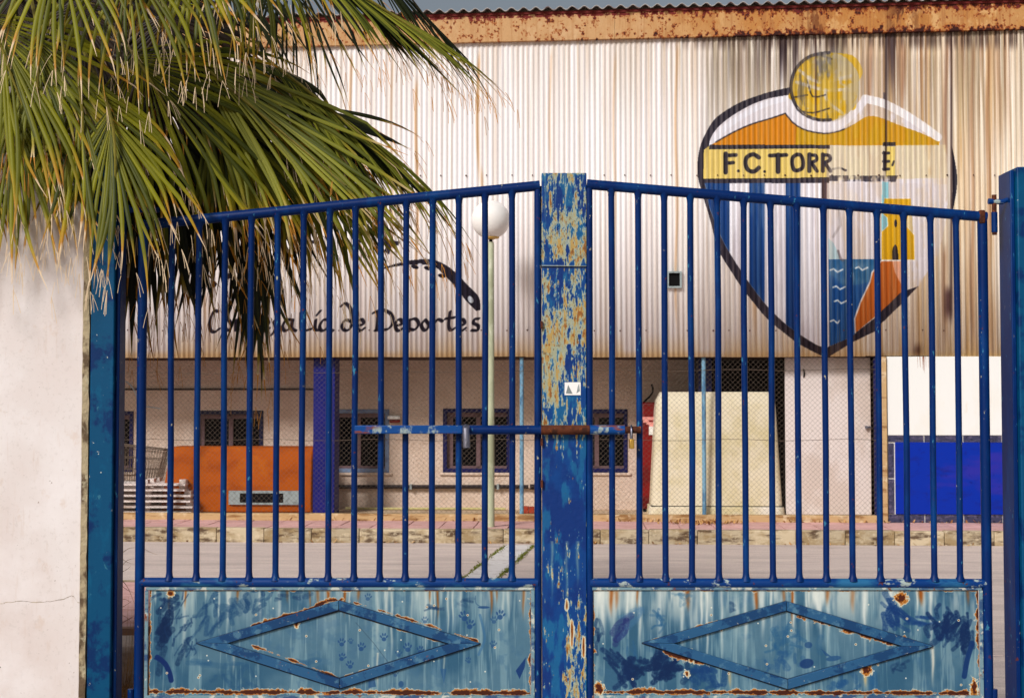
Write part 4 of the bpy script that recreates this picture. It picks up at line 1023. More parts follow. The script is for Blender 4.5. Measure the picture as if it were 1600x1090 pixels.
def panel_finish(Pn, x0, x1, seed, topd, botd):
    rust_line(Pn, [(x0+4, 1080), (x1-4, 1082)], 3.6, seed, botd-.08); rust_line(Pn, [(x0+3, 922), (x0+4, 1084)], 3.4, seed+3, .75); rust_line(Pn, [(x1-4, 922), (x1-3, 1084)], 4, seed+5, .7)
    rust_line(Pn, [(x0+3, 921), (x1-3, 921)], 1.5, seed+7, topd)
    r = random.Random(seed)
    for i in range(34):
        x, y = r.uniform(x0+10, x1-10), r.uniform(930, 1070)
        if r.random() < .55: Pn.ell(x, y, 1.2, 1.2, (215, 215, 200), .85)
        else: Pn.ell(x, y, 2, 2, (215,212,185), .85); Pn.ell(x, y, 1, 1, (120,60,25))
    return Pn
# ---- left panel
Pl = base_panel(228, 834, 100)
drips(Pl, 5, 26, 917, (196, 204, 196), .75, 20, 90, 1.6, 4); drips(Pl, 6, 5, 917, (196, 204, 196), .75, 90, 160, 2, 4, xs=[288, 700, 590, 612, 665])
drips(Pl, 7, 0, 917, (140, 76, 20), 1, 26, 70, 1.8, 3.4, xs=[289, 371, 449, 484, 496, 512, 538, 560, 672, 684, 768, 776, 818, 264])
drips(Pl, 8, 0, 1022, (196, 196, 180), .8, 30, 70, 1.6, 2.2, xs=[365, 694, 590])
daubs(Pl, 255, 975, 9, 22, 12, 80, 22, 11, amt=.85, col=(2,32,70), wid=(6,13), ln=(20,50)); daubs(Pl, 255, 938, 10, 5, 5, 20, 20, 12, wid=(4,7), ln=(14,26))
daubs(Pl, 285, 985, 12, 22, 22, 60, 25, 13, wid=(1.2,4), amt=.75, col=(10,44,84)); daubs(Pl, 325, 960, 14, 16, 20, 62, 20, 14, wid=(2,7), amt=.6, col=(18,58,98), ln=(14,36))
daubs(Pl, 362, 955, 6, 8, 5, 70, 40, 15, wid=(6,12), ln=(10,20), amt=.5, col=(18,60,100)); daubs(Pl, 382, 948, 6, 9, 6, 110, 20, 16, wid=(6,12), ln=(12,26), amt=.55, col=(14,54,94))
daubs(Pl, 406, 942, 5, 9, 7, 65, 15, 17, wid=(4,9), ln=(10,24), amt=.6, col=(14,54,94)); daubs(Pl, 460, 933, 14, 4, 8, 5, 20, 18, wid=(3,6), ln=(6,14), amt=.45)
Pl.stroke(bez([(246,1026),(258,1036),(265,1050),(268,1062)],5), 8, (6,36,90), .95); Pl.stroke(bez([(242,1028),(256,1034)],3), 3, (6,36,90), .8)
daubs(Pl, 350, 1036, 22, 2, 5, 0, 8, 19, wid=(4,9), ln=(18,40), amt=.45, col=(28,74,112)); daubs(Pl, 372, 1058, 20, 10, 12, 70, 50, 20, wid=(3,8), ln=(10,30), amt=.38, col=(26,70,108))
daubs(Pl, 474, 1036, 12, 4, 5, 0, 20, 21, wid=(6,10), ln=(16,26), amt=.4, col=(28,74,112))
for x, y, s_, r_ in ((575,932,1.4,10),(534,1003,1.5,0),(548,1001,1.1,-10),(565,1010,1.6,10),(535,1026,1.5,20),(547,1038,1.5,-10),(600,995,1.5,0),(637,1011,1.7,-8),(657,1015,1.5,12),(623,1020,1.4,0),(650,1030,1.4,20),(664,968,1.3,0),(712,1005,0,0),(771,1006,1.4,0),(732,1031,1.2,-20),(725,962,1.9,-15),(735,975,1.8,15),(782,960,1.8,10),(772,968,1.4,0),(618,1052,1.2,0)):
    if s_: paw(Pl, x, y, s_*.8, amt=.55 if s_ < 1.5 else .75, rot=r_)
Pl.ell(756,948,9,2,(22,62,112),.8); Pl.stroke(bez([(743,930),(744,942),(756,949)],4), 1.2, (30,70,110), .6); Pl.stroke(bez([(750,960),(756,985),(757,1000),(748,1022)],4), 4, (50,98,138), .6)
daubs(Pl, 682, 950, 9, 1.5, 6, 0, 8, 23, wid=(2,4), ln=(10,22), amt=.6); daubs(Pl, 733, 940, 6, 2, 4, 0, 10, 24, wid=(3,5), ln=(10,20), amt=.35)
Pl.poly([(806,1047),(822,1026),(820,1042),(812,1060)], (10,44,100), .85); Pl.poly([(576,1062),(584,1050),(588,1072),(576,1074)], (26,66,112), .7); Pl.ell(627,1068,4,5,(26,66,112),.7); Pl.poly([(688,1044),(698,1044),(694,1068)], (30,76,122), .6)
Pl.stroke([(556,972),(584,1004),(606,1033)], .9, (40,60,80), .6)
rust_spots(Pl, [(266,926,5,4)], 31); panel_finish(Pl, 228, 834, 41, .3, .85)
rust_line(Pl, [(478,954),(512,938),(532,936)], 3.5, 34, .75); rust_line(Pl, [(395,976),(470,955)], 2.6, 35, .7); rust_line(Pl, [(540,936),(745,1000)], 1.8, 36, .45)
rust_line(Pl, [(395,1008),(530,1058)], 1.8, 37, .5); rust_line(Pl, [(540,1056),(700,1012)], 1.6, 38, .5); rust_line(Pl, [(352,1000),(530,952),(690,1003)], 1.6, 39, .45)
rust_spots(Pl, [(463,975,2.5,5),(833,1050,1.5,26)], 33)
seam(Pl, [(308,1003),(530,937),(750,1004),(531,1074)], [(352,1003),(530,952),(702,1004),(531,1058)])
imL = Pl.image('left_gate_panel')
# ---- right panel
Pr = base_panel(921, 1534, 200)
drips(Pr, 9, 34, 917, (208, 214, 206), .85, 30, 120, 2, 6); drips(Pr, 10, 8, 917, (206, 212, 204), .8, 80, 165, 2.5, 5, xs=[1165, 1192, 1128, 1240, 1105, 1080, 1455, 1000])
drips(Pr, 12, 0, 917, (144, 74, 18), 1, 30, 75, 2.2, 4.6, xs=[955, 996, 1075, 1182, 1225, 1238, 1293, 1333, 1410, 1440, 1513, 963])
drips(Pr, 13, 0, 1010, (216, 210, 190), .9, 70, 80, 2.6, 3.2, xs=[1457]); drips(Pr, 14, 0, 1048, (200, 170, 110), .9, 30, 32, 3, 3.2, xs=[1352, 1140])
daubs(Pr, 967, 976, 3, 8, 3, 60, 8, 51, wid=(8,13), ln=(30,44), amt=.85, col=(30,44,98)); daubs(Pr, 934, 985, 2, 12, 4, 92, 8, 52, wid=(3,6), ln=(16,34), amt=.7)
daubs(Pr, 1000, 975, 10, 12, 6, 55, 22, 53, wid=(4,9), ln=(20,40), amt=.42, col=(60,104,140)); daubs(Pr, 1030, 968, 7, 6, 7, 60, 50, 54, wid=(3,7), ln=(8,22), amt=.6, col=(24,76,118))
daubs(Pr, 985, 1017, 4, 6, 6, 95, 12, 55, wid=(2,4), ln=(12,26), amt=.6, col=(36,84,124)); daubs(Pr, 955, 1035, 7, 10, 6, 125, 15, 56, wid=(4,8), ln=(18,34), amt=.9, col=(6,36,78))
daubs(Pr, 982, 1050, 8, 10, 14, 80, 30, 57, wid=(5,10), ln=(12,34), amt=.9, col=(6,36,78)); daubs(Pr, 1035, 1043, 20, 8, 34, 60, 35, 58, wid=(4,11), ln=(12,34), amt=.9, col=(4,34,74))
daubs(Pr, 1095, 1055, 16, 8, 16, 60, 60, 59, wid=(5,12), ln=(10,24), amt=.7, col=(12,54,104)); daubs(Pr, 998, 1032, 6, 3, 6, 20, 30, 60, wid=(3,6), ln=(8,16), amt=.8)
daubs(Pr, 1065, 930, 8, 5, 8, 30, 60, 61, wid=(2,6), ln=(8,22), amt=.5, col=(50,98,132)); daubs(Pr, 1145, 945, 5, 3, 3, 60, 60, 62, wid=(4,8), ln=(6,12), amt=.5)
daubs(Pr, 1225, 1000, 22, 14, 20, 70, 50, 63, wid=(3,10), ln=(10,28), amt=.5, col=(30,80,120)); daubs(Pr, 1220, 1035, 14, 8, 10, 70, 50, 64, wid=(3,9), ln=(8,22), amt=.55, col=(24,70,116))
Pr.ell(1260,1036,11,7.5,(14,48,98),.85,rot=-12); Pr.ell(1263,1007,6,5,(20,60,108),.7); Pr.ell(1302,1028,12,4,(24,66,112),.7,rot=-8); Pr.poly([(1290,1024),(1282,1012),(1300,1026)], (24,66,112), .7)
daubs(Pr, 1392, 960, 6, 10, 6, 115, 15, 65, wid=(6,11), ln=(20,40), amt=.85, col=(10,48,102)); daubs(Pr, 1405, 962, 8, 12, 7, 140, 12, 66, wid=(2,6), ln=(20,44), amt=.8, col=(10,48,102))
daubs(Pr, 1440, 970, 14, 4, 8, 170, 14, 67, wid=(3,6), ln=(14,30), amt=.8, col=(14,54,108)); daubs(Pr, 1474, 985, 9, 14, 18, 80, 25, 68, wid=(4,10), ln=(14,40), amt=.85, col=(6,36,80))
daubs(Pr, 1510, 990, 6, 16, 16, 80, 20, 69, wid=(4,9), ln=(16,44), amt=.9, col=(6,36,78)); Pr.stroke(bez([(1519,1004),(1511,1030),(1506,1056)],4), 8, (8,44,96), .9)
daubs(Pr, 1440, 1010, 18, 22, 10, 62, 10, 70, wid=(1,2), ln=(20,60), amt=.35, col=(40,84,120)); daubs(Pr, 1310, 1068, 14, 5, 10, 40, 60, 71, wid=(5,10), ln=(8,16), amt=.6, col=(24,72,118))
daubs(Pr, 1365, 1055, 3, 12, 3, 88, 5, 72, wid=(7,10), ln=(24,36), amt=.6, col=(30,82,126)); daubs(Pr, 1405, 1040, 8, 5, 6, 40, 40, 73, wid=(3,6), ln=(8,16), amt=.55)
panel_finish(Pr, 921, 1534, 81, .5, .9)
rust_spots(Pr, [(1409,934,10,9.5),(1353,1046,8,9),(1073,1052,2,4)], 91); 
rust_line(Pr, [(1015,1002),(1120,970)], 2.4, 93, .5); rust_line(Pr, [(1040,1018),(1110,1036)], 5, 95, .7); rust_line(Pr, [(1245,962),(1390,1003)], 4, 97, .35)
rust_line(Pr, [(1388,1004),(1412,998)], 5, 98, .62); rust_line(Pr, [(1380,1030),(1440,1012)], 4, 99, .45); rust_line(Pr, [(1060,990),(1120,972)], 3, 99, .55)
rust_spots(Pr, [(1080,1025,4,10),(935,1075,8,10),(1521,1075,5,16)], 92)
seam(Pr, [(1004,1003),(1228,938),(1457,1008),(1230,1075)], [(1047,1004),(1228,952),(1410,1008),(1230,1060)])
imR = Pr.image('right_gate_panel')
# rust on left panel around the diamond
# ---- centre post
Pc = pixel_canvas(842, 922, 268, 1110, 2.4, (4, 58, 122)); h, w = Pc.h, Pc.w
Pc.put(sstep(noise2(h, w, 14, 2, 301, 4), .45, .62)*.75, (6, 40, 104)); Pc.put(sstep(noise2(h, w, 20, 6, 302, 5), .5, .64)*.7, (24, 100, 140))
lowm = sstep(Pc.PY, 690, 720)
dens = np.interp(Pc.PY, [270, 300, 340, 372, 405, 418, 440, 470, 540, 600, 655, 668, 690, 720, 800, 850, 900, 960, 1000, 1090], [.10,.02,.03,.1,.1,-.05,.02,.09,.10,.08,.04,.1,-.05,-.14,-.18,-.15,-.12,-.09,-.07,-.07]).astype(np.float32)
dens += np.where(Pc.PY > 920, np.interp(Pc.PX, [845, 870, 885, 915], [-.02, -.12, .1, .07]), 0) + np.where((Pc.PY > 540) & (Pc.PY < 640), np.interp(Pc.PX, [845, 872, 890, 915], [.12, .1, -.12, -.06]), 0)
n1 = noise2(h, w, 34, 9, 303, 5, .7); n2 = noise2(h, w, 60, 22, 304, 4, .7); n3 = noise2(h, w, 8, 26, 308, 4, .7); nn = n1*.42+n2*.33+n3*.25; nn = (nn-.5)*1.25+.5
fine = noise2(h, w, 150, 28, 309, 3, .7)
Pc.put(sstep(nn+dens*.9, .49, .53)*.5, (50, 122, 152)); Pc.put(sstep(nn+dens*.9+(fine-.5)*.08, .535, .55)*.92, (164, 168, 152))
Pc.put(sstep(nn+dens*.9+(fine-.5)*.2, .56, .6)*.5, (150, 150, 110))
Pc.put(sstep(nn+dens*.7+(noise2(h, w, 60, 20, 305, 4)-.5)*.5, .645, .68)*.85, (176, 140, 74)); Pc.put(sstep(nn+dens*.6+(noise2(h, w, 90, 26, 306, 4, .7)-.5)*.65, .70, .73)*.85, (134, 78, 32))
Pc.put(sstep(fine, .66, .74)*sstep(nn+dens*.9, .54, .56)*.6, (90, 70, 50))
Pc.stroke([(846,417),(918,418)], 1.8, (176,176,160), .8); Pc.stroke([(846,420),(918,421)], 2, (8,26,70), .8)
rust_spots(Pc, [(911,1010,1.5,16),(893,990,1.2,24),(885,945,1,7)], 307)
for x in (852,868,884,898): drips(Pc, int(x), 0, 275, (150,165,165), .5, 60, 120, 1.2, 1.8, xs=[x])
drips(Pc, 3, 0, 850, (190,190,160), .6, 80, 200, 1.5, 3, xs=[862, 885, 902])
imC = Pc.image('centre_post_paint')
x_of = lambda px_: (px_-800)/F*GD      # horizontal place at the gate plane (level ray)
def ximg(px_, py): return g(px_, py).x

# left leaf -----------------------------------------------------
zg0 = g(800, 1089).z
def zat(y): return g(800, y).z
def xat(x, y=909): return g(x, y).x
lg = Thing('gate_leaf', (xat(530), GD, 0.0), 'left blue barred gate leaf with a raised diamond on its worn sheet panel', 'gate', 'two leaves of the blue gate', frame=None)
rg = Thing('gate_leaf', (xat(1230), GD, 0.0), 'right blue barred gate leaf with rust-streaked sheet panel and raised diamond', 'gate', 'two leaves of the blue gate', frame=None)
def bars(T, xs, topline, y_mid, rr=.0148):
    for x in xs:
        # topline gives the photo height of the top rail's axis at x
        (xa, ya), (xb, yb) = topline; yt = ya+(yb-ya)*(x-xa)/(xb-xa)
        X = xat(x, 640); zt_ = zat(yt)-.008; zb_ = zat(y_mid)+.008
        mb = MB(); mb.tube([(X,GD,zb_),(X,GD,zb_+.02),(X,GD,zb_+.04),(X+rnd.gauss(0,.002),GD,zb_+(zt_-zb_)*.35),(X+rnd.gauss(0,.002),GD,zb_+(zt_-zb_)*.7),(X,GD,zt_-.045),(X,GD,zt_-.025),(X,GD,zt_)], [rr*1.9, rr*1.15, rr, rr, rr, rr, rr*1.15, rr*1.7], 12)
        T.part('bar', mb, M['gate'])
barsL = [267,309,350,391,432,473,514,554,594,634,675.5,716.5,757.5,800]
barsR = [956,998,1039,1080,1122,1164,1206,1247,1289,1330,1373,1415,1457,1497]
tlL = ((222,352),(847,289)); tlR = ((917,287),(1540,339))
bars(lg, barsL, tlL, 909); bars(rg, barsR, tlR, 910)
def pt3(x, y, d=0): return tuple(g(x, y, d))
XL0, XL1 = xat(221, 640), xat(840.5, 640); XR0, XR1 = xat(921, 640), xat(1538.5, 640)
rr = .0245
mb = MB(); mb.tube([(XL0-.02,GD,zat(352)),(XL1+.01,GD,zat(290))], rr, 16); lg.part('top_rail', mb, M['gate'])
mb = MB(); mb.tube([(XR0-.01,GD,zat(288)),(XR1+.02,GD,zat(339))], rr, 16); rg.part('top_rail', mb, M['gate'])
mb = MB(); mb.tube([(XL0,GD,.06),(XL0,GD,zat(350)+.01)], .0225, 16); lg.part('stile', mb, M['gate'])
mb = MB(); mb.tube([(XL1,GD,.06),(XL1,GD,zat(291))], .017, 12); lg.part('stile', mb, M['gate'])
mb = MB(); mb.tube([(XR0,GD,.06),(XR0,GD,zat(290))], .017, 12); rg.part('stile', mb, M['gate'])
mb = MB(); mb.tube([(XR1,GD,.06),(XR1,GD,zat(338)+.008)], .0235, 16); rg.part('stile', mb, M['gate'])
mb = MB(); mb.tube([(XL0,GD,zat(909)),(XL1,GD,zat(910))], .0225, 16); lg.part('mid_rail', mb, M['gate_low'])
mb = MB(); mb.tube([(XR0,GD,zat(910)),(XR1,GD,zat(911))], .0225, 16); rg.part('mid_rail', mb, M['gate_low'])
for T, x0, x1 in ((lg, XL0, XL1), (rg, XR0, XR1)):
    mb = MB(); mb.tube([(x0,GD,.06),(x1,GD,.06)], .0225, 12); T.part('bottom_rail', mb, M['gate_low'])
def panel(T, im, px0, px1, a, b):
    x0, x1 = xat(px0, 1000), xat(px1, 1000); z1, z0 = zat(917), zat(1089)
    m_ = image_mat('sheet_panel_paint_'+a, im, x0-T.loc.x, x1-T.loc.x, z0, z1, .42, (40, .15, .004), .04, spec=.2)
    mb = MB(); mb.box(x0+.015, x1-.015, GD-.002, GD+.004, .08, z1+.002)
    pn = T.part('sheet_panel', mb, m_, smooth=False)
    # folded border strip standing proud along the top and sides
    mb = MB()
    mb.box(x0+.0, x1-.0, GD-.012, GD-.0025, zat(921), zat(916.5)); mb.box(x0-.004, x0+.012, GD-.012, GD-.0025, .08, zat(921.3)); mb.box(x1-.012, x1+.004, GD-.012, GD-.0025, .08, zat(921.3))
    mb.box(x0+.0, x1, GD-.014, GD-.0025, .06, z0+.012)
    T.part('border_strip', mb, m_border, bevel=.002)
    return x0, x1, m_
m_border = mat('worn_border_paint', (110, 140, 150), .55, [((8, 52, 106), 14, (.5,1,1), .5, .58, .8), ((205, 205, 190), 22, (1,1,1), .56, .62, .7), ((118, 60, 26), 22, (1,1,1), .62, .68, .95)], (90, .2, .003))
m_dia = mat('diamond_strip_paint', (36, 82, 120), .55, [((8, 48, 92), 9, (1,1,1), .5, .54, .75), ((84, 126, 148), 16, (1,1,1), .56, .64, .6), ((200, 196, 170), 60, (1,1,1), .68, .71, .8), ((120, 62, 26), 34, (1,1,1), .68, .72, .9)], (90, .15, .003))
panel(lg, imL, 228, 834, 'left', 0); panel(rg, imR, 921, 1534, 'right', 0)
def diamond(T, pts):
    P4 = [(xat(x, y), zat(y)) for x, y in pts]; w = .042; n = 4
    cx = sum(p[0] for p in P4)/4; cz = sum(p[1] for p in P4)/4
    tmp = MB(); inn = []
    for i in range(n):
        a = Vector(P4[i-1]); b = Vector(P4[i]); c = Vector(P4[(i+1) % n]); e1 = (b-a).normalized(); e2 = (c-b).normalized()
        n1_ = Vector((-e1.y, e1.x)); n2_ = Vector((-e2.y, e2.x)); ce = Vector((cx, cz))
        if n1_.dot(ce-b) < 0: n1_ = -n1_
        if n2_.dot(ce-b) < 0: n2_ = -n2_
        m = (n1_+n2_).normalized(); inn.append(b+m*(w/max(m.dot(n1_), .15)))
    for i in range(n):
        j = (i+1) % n; gp = .0012*(Vector(P4[j])-Vector(P4[i])).normalized()
        q = [Vector(P4[i])+gp, Vector(P4[j])-gp, inn[j]-gp, inn[i]+gp]
        mb = MB(); mb.prism([(a.x, a.y) for a in q], GD-.017, GD-.0025); T.part('diamond_strip', mb, m_dia, bevel=.0015)
diamond(lg, [(308,1003),(530,937),(750,1004),(531,1074)]); diamond(rg, [(1004,1003),(1228,938),(1457,1008),(1230,1075)])
# bolt guide on the left leaf (square channel)
ZB = zat(671)
def chan(x0, x1, y0, y1, d0, d1): 
    mb = MB(); mb.box(xat(x0, 671), xat(x1, 671), GD+d0, GD+d1, zat(y1), zat(y0)); return mb
lg.part('bolt_channel', chan(556, 723, 664, 677, -.062, -.016), M['rust_blue'], bevel=.004, label='square bolt channel with a rusted end')
mb = MB(); mb.tube([(xat(942,671),GD-.04,ZB),(xat(975,671),GD-.04,ZB)], .0225, 16); mb.tube([(xat(921,671),GD-.04,ZB),(xat(942,671),GD-.04,ZB)], .0225, 16)
rg.part('bolt_sleeve', mb, M['rust_blue'])
# the bolt
bt = Thing('gate_bolt', (xat(840), GD-.04, ZB), 'long sliding bolt across the gate with a down-turned handle', 'bolt', frame=None)
mb = MB(); mb.tube([(xat(722,671),GD-.04,ZB),(xat(848,671),GD-.04,ZB-.0)], .0215, 16); bt.part('rod', mb, M['gate'])
mb = MB(); mb.tube([(xat(848,671),GD-.041,ZB),(xat(1000,671),GD-.041,ZB)], .0165, 14); bt.part('rod_end', mb, M['rust'])
mb = MB(); mb.tube([(xat(729,671),GD-.06,ZB+.012),(xat(729,671),GD-.092,ZB),(xat(729.5,671),GD-.095,ZB-.03),(xat(730,671),GD-.095,ZB-.082)], .0165, 14); bt.part('bolt_handle', mb, M['chrome'])
# padlock
xl_ = xat(985, 671)
pk = Thing('padlock', (xl_, GD-.045, ZB-.05), 'small brass padlock hanging from the right end of the bolt', 'padlock', frame=None)
ar = [(xl_-.0, GD-.045+.022*math.cos(a), ZB-.012+.032*math.sin(a)) for a in [math.radians(180-i*22.5) for i in range(9)]]
mb = MB(); mb.tube([(xl_, GD-.067, ZB-.05)]+ar+[(xl_, GD-.023, ZB-.05)], .005, 8); pk.part('shackle', mb, M['chrome'])
mb = MB(); mb.box(xl_-.009, xl_+.012, GD-.075, GD-.015, ZB-.088, ZB-.042); pk.part('lock_body', mb, M['brass'], bevel=.004)

# centre post ----------------------------------------------------
XC0, XC1 = xat(846.5, 640), xat(917, 640); zct = zat(271)
cpst = Thing('centre_post', ((XC0+XC1)/2, GD-.01, 0.0), 'wide centre gate post with blue paint peeling to rust and a white sticker', 'gate post', frame=None)
m_cp = image_mat('peeling_post_paint', imC, xat(842,640)-cpst.loc.x, xat(922,640)-cpst.loc.x, zat(1110), zat(268), .5, (45, .35, .006), .05)
zj = zat(418)
mb = MB(); mb.box(XC0, XC1, GD-.016, GD+.075, zj+.003, zct); cpst.part('upper_plate', mb, m_cp, bevel=.004)
mb = MB(); mb.box(XC0+.002, XC1-.003, GD-.014, GD+.073, 0.0, zj); cpst.part('lower_plate', mb, m_cp, bevel=.004)
mb = MB(); mb.tube([(xat(845,671),GD-.04,ZB),(xat(920,671),GD-.04,ZB)], .0225, 16); cpst.part('bolt_sleeve', mb, M['rust'], label='rust brown bolt sleeve')
s_ = g(882, 597); t_ = g(907, 617)
mb = MB(); mb.box(s_.x, t_.x, GD-.0175, GD-.0165, t_.z, s_.z); stk = cpst.part('sticker', mb, M['sticker'], smooth=False)
w_ = t_.x-s_.x; mb = MB(); mb.prism([(s_.x+w_*.08, t_.z+.008), (s_.x+w_*.5, t_.z+.006), (s_.x+w_*.22, s_.z-.012)], GD-.0182, GD-.0176); mb.prism([(s_.x+w_*.74, t_.z+.008), (s_.x+w_*.95, t_.z+.02), (s_.x+w_*.9, s_.z-.006), (s_.x+w_*.82, s_.z-.02)], GD-.0182, GD-.0176)
cpst.part('print', mb, M['greyplate'], parent=stk, smooth=False)
mb = MB()
for y in (508, 690, 755): mb.box(XC0-.006, XC0+.004, GD-.03, GD-.0165, zat(y+6), zat(y-6))
cpst.part('weld_tab', mb, M['rust'])

# side posts ------------------------------------------------------
lpst = Thing('gate_post', (xat(165), GD+.02, 0), 'left teal blue square gate post against the white wall', 'gate post', 'side posts of the gate', frame=None)
x0, x1, x2 = xat(146, 640), xat(180, 640), xat(189, 640)
mb = MB(); mb.box(x0, x1+.008, GD-.06, GD+.09, 0, 2.78); lpst.part('post_body', mb, M['post'], bevel=.006)
mb = MB(); mb.box(x1+.008, x2, GD-.035, GD+.07, 0, 2.775); lpst.part('post_flange', mb, M['gate'], bevel=.006)
mb = MB(); mb.box(x2-.01, xat(250,330), GD-.03, GD-.015, zat(333), zat(325)); lpst.part('hinge_bracket', mb, M['gate'])
mb = MB(); mb.tube([(x2+.03,GD-.022,zat(345)),(x2+.03,GD-.022,zat(322))], .012, 10); lpst.part('hinge_pin', mb, M['gate'])
rpst = Thing('gate_post', (xat(1620), GD, 0), 'right teal blue square gate post at the edge of the picture', 'gate post', 'side posts of the gate', frame=None)
a = xat(1582, 640); ztp = zat(266)
mb = MB(); mb.box(a, a+.2, GD-.10, GD+.10, 0, ztp); rpst.part('post_body', mb, M['post'], bevel=.006)
mb = MB(); mb.box(a-.022, a-.001, GD-.07, GD+.09, 0, ztp-.012); rpst.part('post_flange', mb, M['gate'], bevel=.004)
zh = zat(316)
mb = MB(); mb.tube([(xat(1541,316),GD-.03,zh),(xat(1562,316),GD-.03,zh-.003),(a-.02,GD-.03,zh+.008)], [.014,.0125,.011], 10); rpst.part('hinge_bracket', mb, M['gate_low'])
mb = MB(); mb.tube([(xat(1550,316),GD-.03,zat(368)),(xat(1550,316),GD-.03,zat(306))], .0115, 10); rpst.part('hinge_pin', mb, M['rust'])
mb = MB(); mb.tube([(xat(1550,316),GD-.03,zat(364)),(xat(1550,316),GD-.03,zat(333))], .0145, 12); rg.part('hinge_barrel', mb, M['gate'])
mb = MB(); mb.box(xat(1528,330), xat(1537,330), GD-.027, GD+.02, zat(350), zat(329)); rg.part('rust_collar', mb, M['rust'], bevel=.006)
for T, px_ in ((lg, 205), (rg, 1553)):
    X = xat(px_, 1080); mb = MB(); mb.tube([(X,GD-.01,.02),(X,GD-.01,zat(1075))], .014, 10); T.part('hinge_barrel', mb, M['gate'])
for T, X in ((lpst, xat(200,1088)), (rpst, xat(1560,1088))):
    pass

# white wall on the left -------------------------------------------
wl_ = Thing('white_wall', (-3.5, GD, 0), 'white rendered wall with fine cracks left of the gate', 'wall', frame=None)
xw = xat(135, 700)
mb = MB(); mb.box(-9, xw, GD-.05, GD+.2, -.1, 3.1); wl_.part('wall_face', mb, M['white_wall'], smooth=False, bevel=.01)
# chipped weathered end of the wall
mb = MB(); n = 60; vs_ = []
for i in range(n+1):
    z = 3.1*i/n-.05; j = rnd.uniform(-.001, .002)
    vs_ += [(xw-.006+j, GD-.056-rnd.uniform(0,.004), z), (xw+.022+j+rnd.uniform(-.002,.002), GD-.052+rnd.uniform(-.002,.002), z), (xw+.026, GD+.15, z), (xw-.006, GD+.15, z)]
fs_ = [(i*4+k, i*4+(k+1) % 4, (i+1)*4+(k+1) % 4, (i+1)*4+k) for i in range(n) for k in range(4)]
mb.add(vs_, fs_+[(0,1,2,3),(4*n+3,4*n+2,4*n+1,4*n)]); wl_.part('weathered_edge', mb, M['wall_edge'])
mb = MB(); mb.box(xw+.0265, xat(147, 640)-.002, GD-.02, GD+.14, -.05, 2.9); wl_.part('gap_shade_strip', mb, M['gap_shade'])  # dark strip added where the gap between wall and post lies in shade
def crack(pts, seed):
    r = random.Random(seed); mb = MB(); P_ = bez(pts, 8); yv = GD-.0512
    up, dn = [], []
    for i, (x, y) in enumerate(P_):
        p = at(x, y+r.uniform(-1, 1), GD-.05); w = r.uniform(.0003, .0012)
        up.append((p.x, yv, p.z+w)); dn.append((p.x, yv, p.z-w))
    k = len(up); mb.add(up+dn, [(i, i+1, k+i+1, k+i) for i in range(k-1)]); return mb
wl_.part('crack', crack([(0,943),(30,938),(60,940),(95,936),(112,930),(122,940),(133,943)], 3), M['wall_edge'], smooth=False, kind=None)

# dry grass and twigs in the gap by the left post --------------------
mb = MB(); r = random.Random(5)
def blade(p, q, bend, w):
    p, q = Vector(p), Vector(q); mid = (p+q)/2+Vector(bend); P_ = bez([tuple(p), tuple(mid), tuple(q)], 4)
    mb.tube([Vector(a) for a in P_], [w*(1-.8*i/(len(P_)-1)) for i in range(len(P_))], 3, cap=False)
for (x, y, x2_, y2_) in ((188,866,214,855),(186,888,212,872),(190,905,210,942),(188,912,208,925),(190,935,206,942),(186,950,206,938),(184,960,206,972),(188,870,206,880),(214,848,246,866),(192,892,204,884)):
    a = at(x, y, 7.3+r.random()*.3); b = at(x2_, y2_, 7.3+r.random()*.3); blade(a, b, (0, 0, r.uniform(-.01, .02)), .0022)
a = at(190, 1000, 7.3)
for i in range(26):
    px0, py0 = r.uniform(184, 200), r.uniform(1040, 1100); blade(at(px0, 1110+r.random()*20, 7.2), at(r.uniform(186, 212), r.uniform(930, 1060), 7.4), (r.uniform(-.03,.03), 0, 0), .0018)
for i in range(150):
    px0 = r.uniform(150, 226); py0 = r.uniform(1050, 1100); p = at(px0, py0, 7.4); p.z = min(p.z, .1); blade(p, p+Vector((r.uniform(-.1,.1), r.uniform(-.1,.1), r.uniform(-.01,.05))), (0,0,.01), .002)
single('dry_grass', mb, M['straw'], (a.x, 7.3, 0), 'tangle of dry grass stems in the gap right of the left gate post', 'dry grass', kind='stuff', frame=None, smooth=False)
# bent white cable end by the left post
mb = MB(); pts = [tuple(at(x, y, 7.0)) for x, y in ((184,606),(190,598),(193,590),(190,584),(186,588),(188,596),(197,596),(206,604),(212,616),(216,628),(224,634),(238,636),(251,638))]
mb.tube([Vector(p) for p in bez(pts, 4)], .0035, 6)
single('loose_cable', mb, M['whiteplastic'], pts[0], 'thin pale wire curling out from the left gate post', 'wire', frame=None)

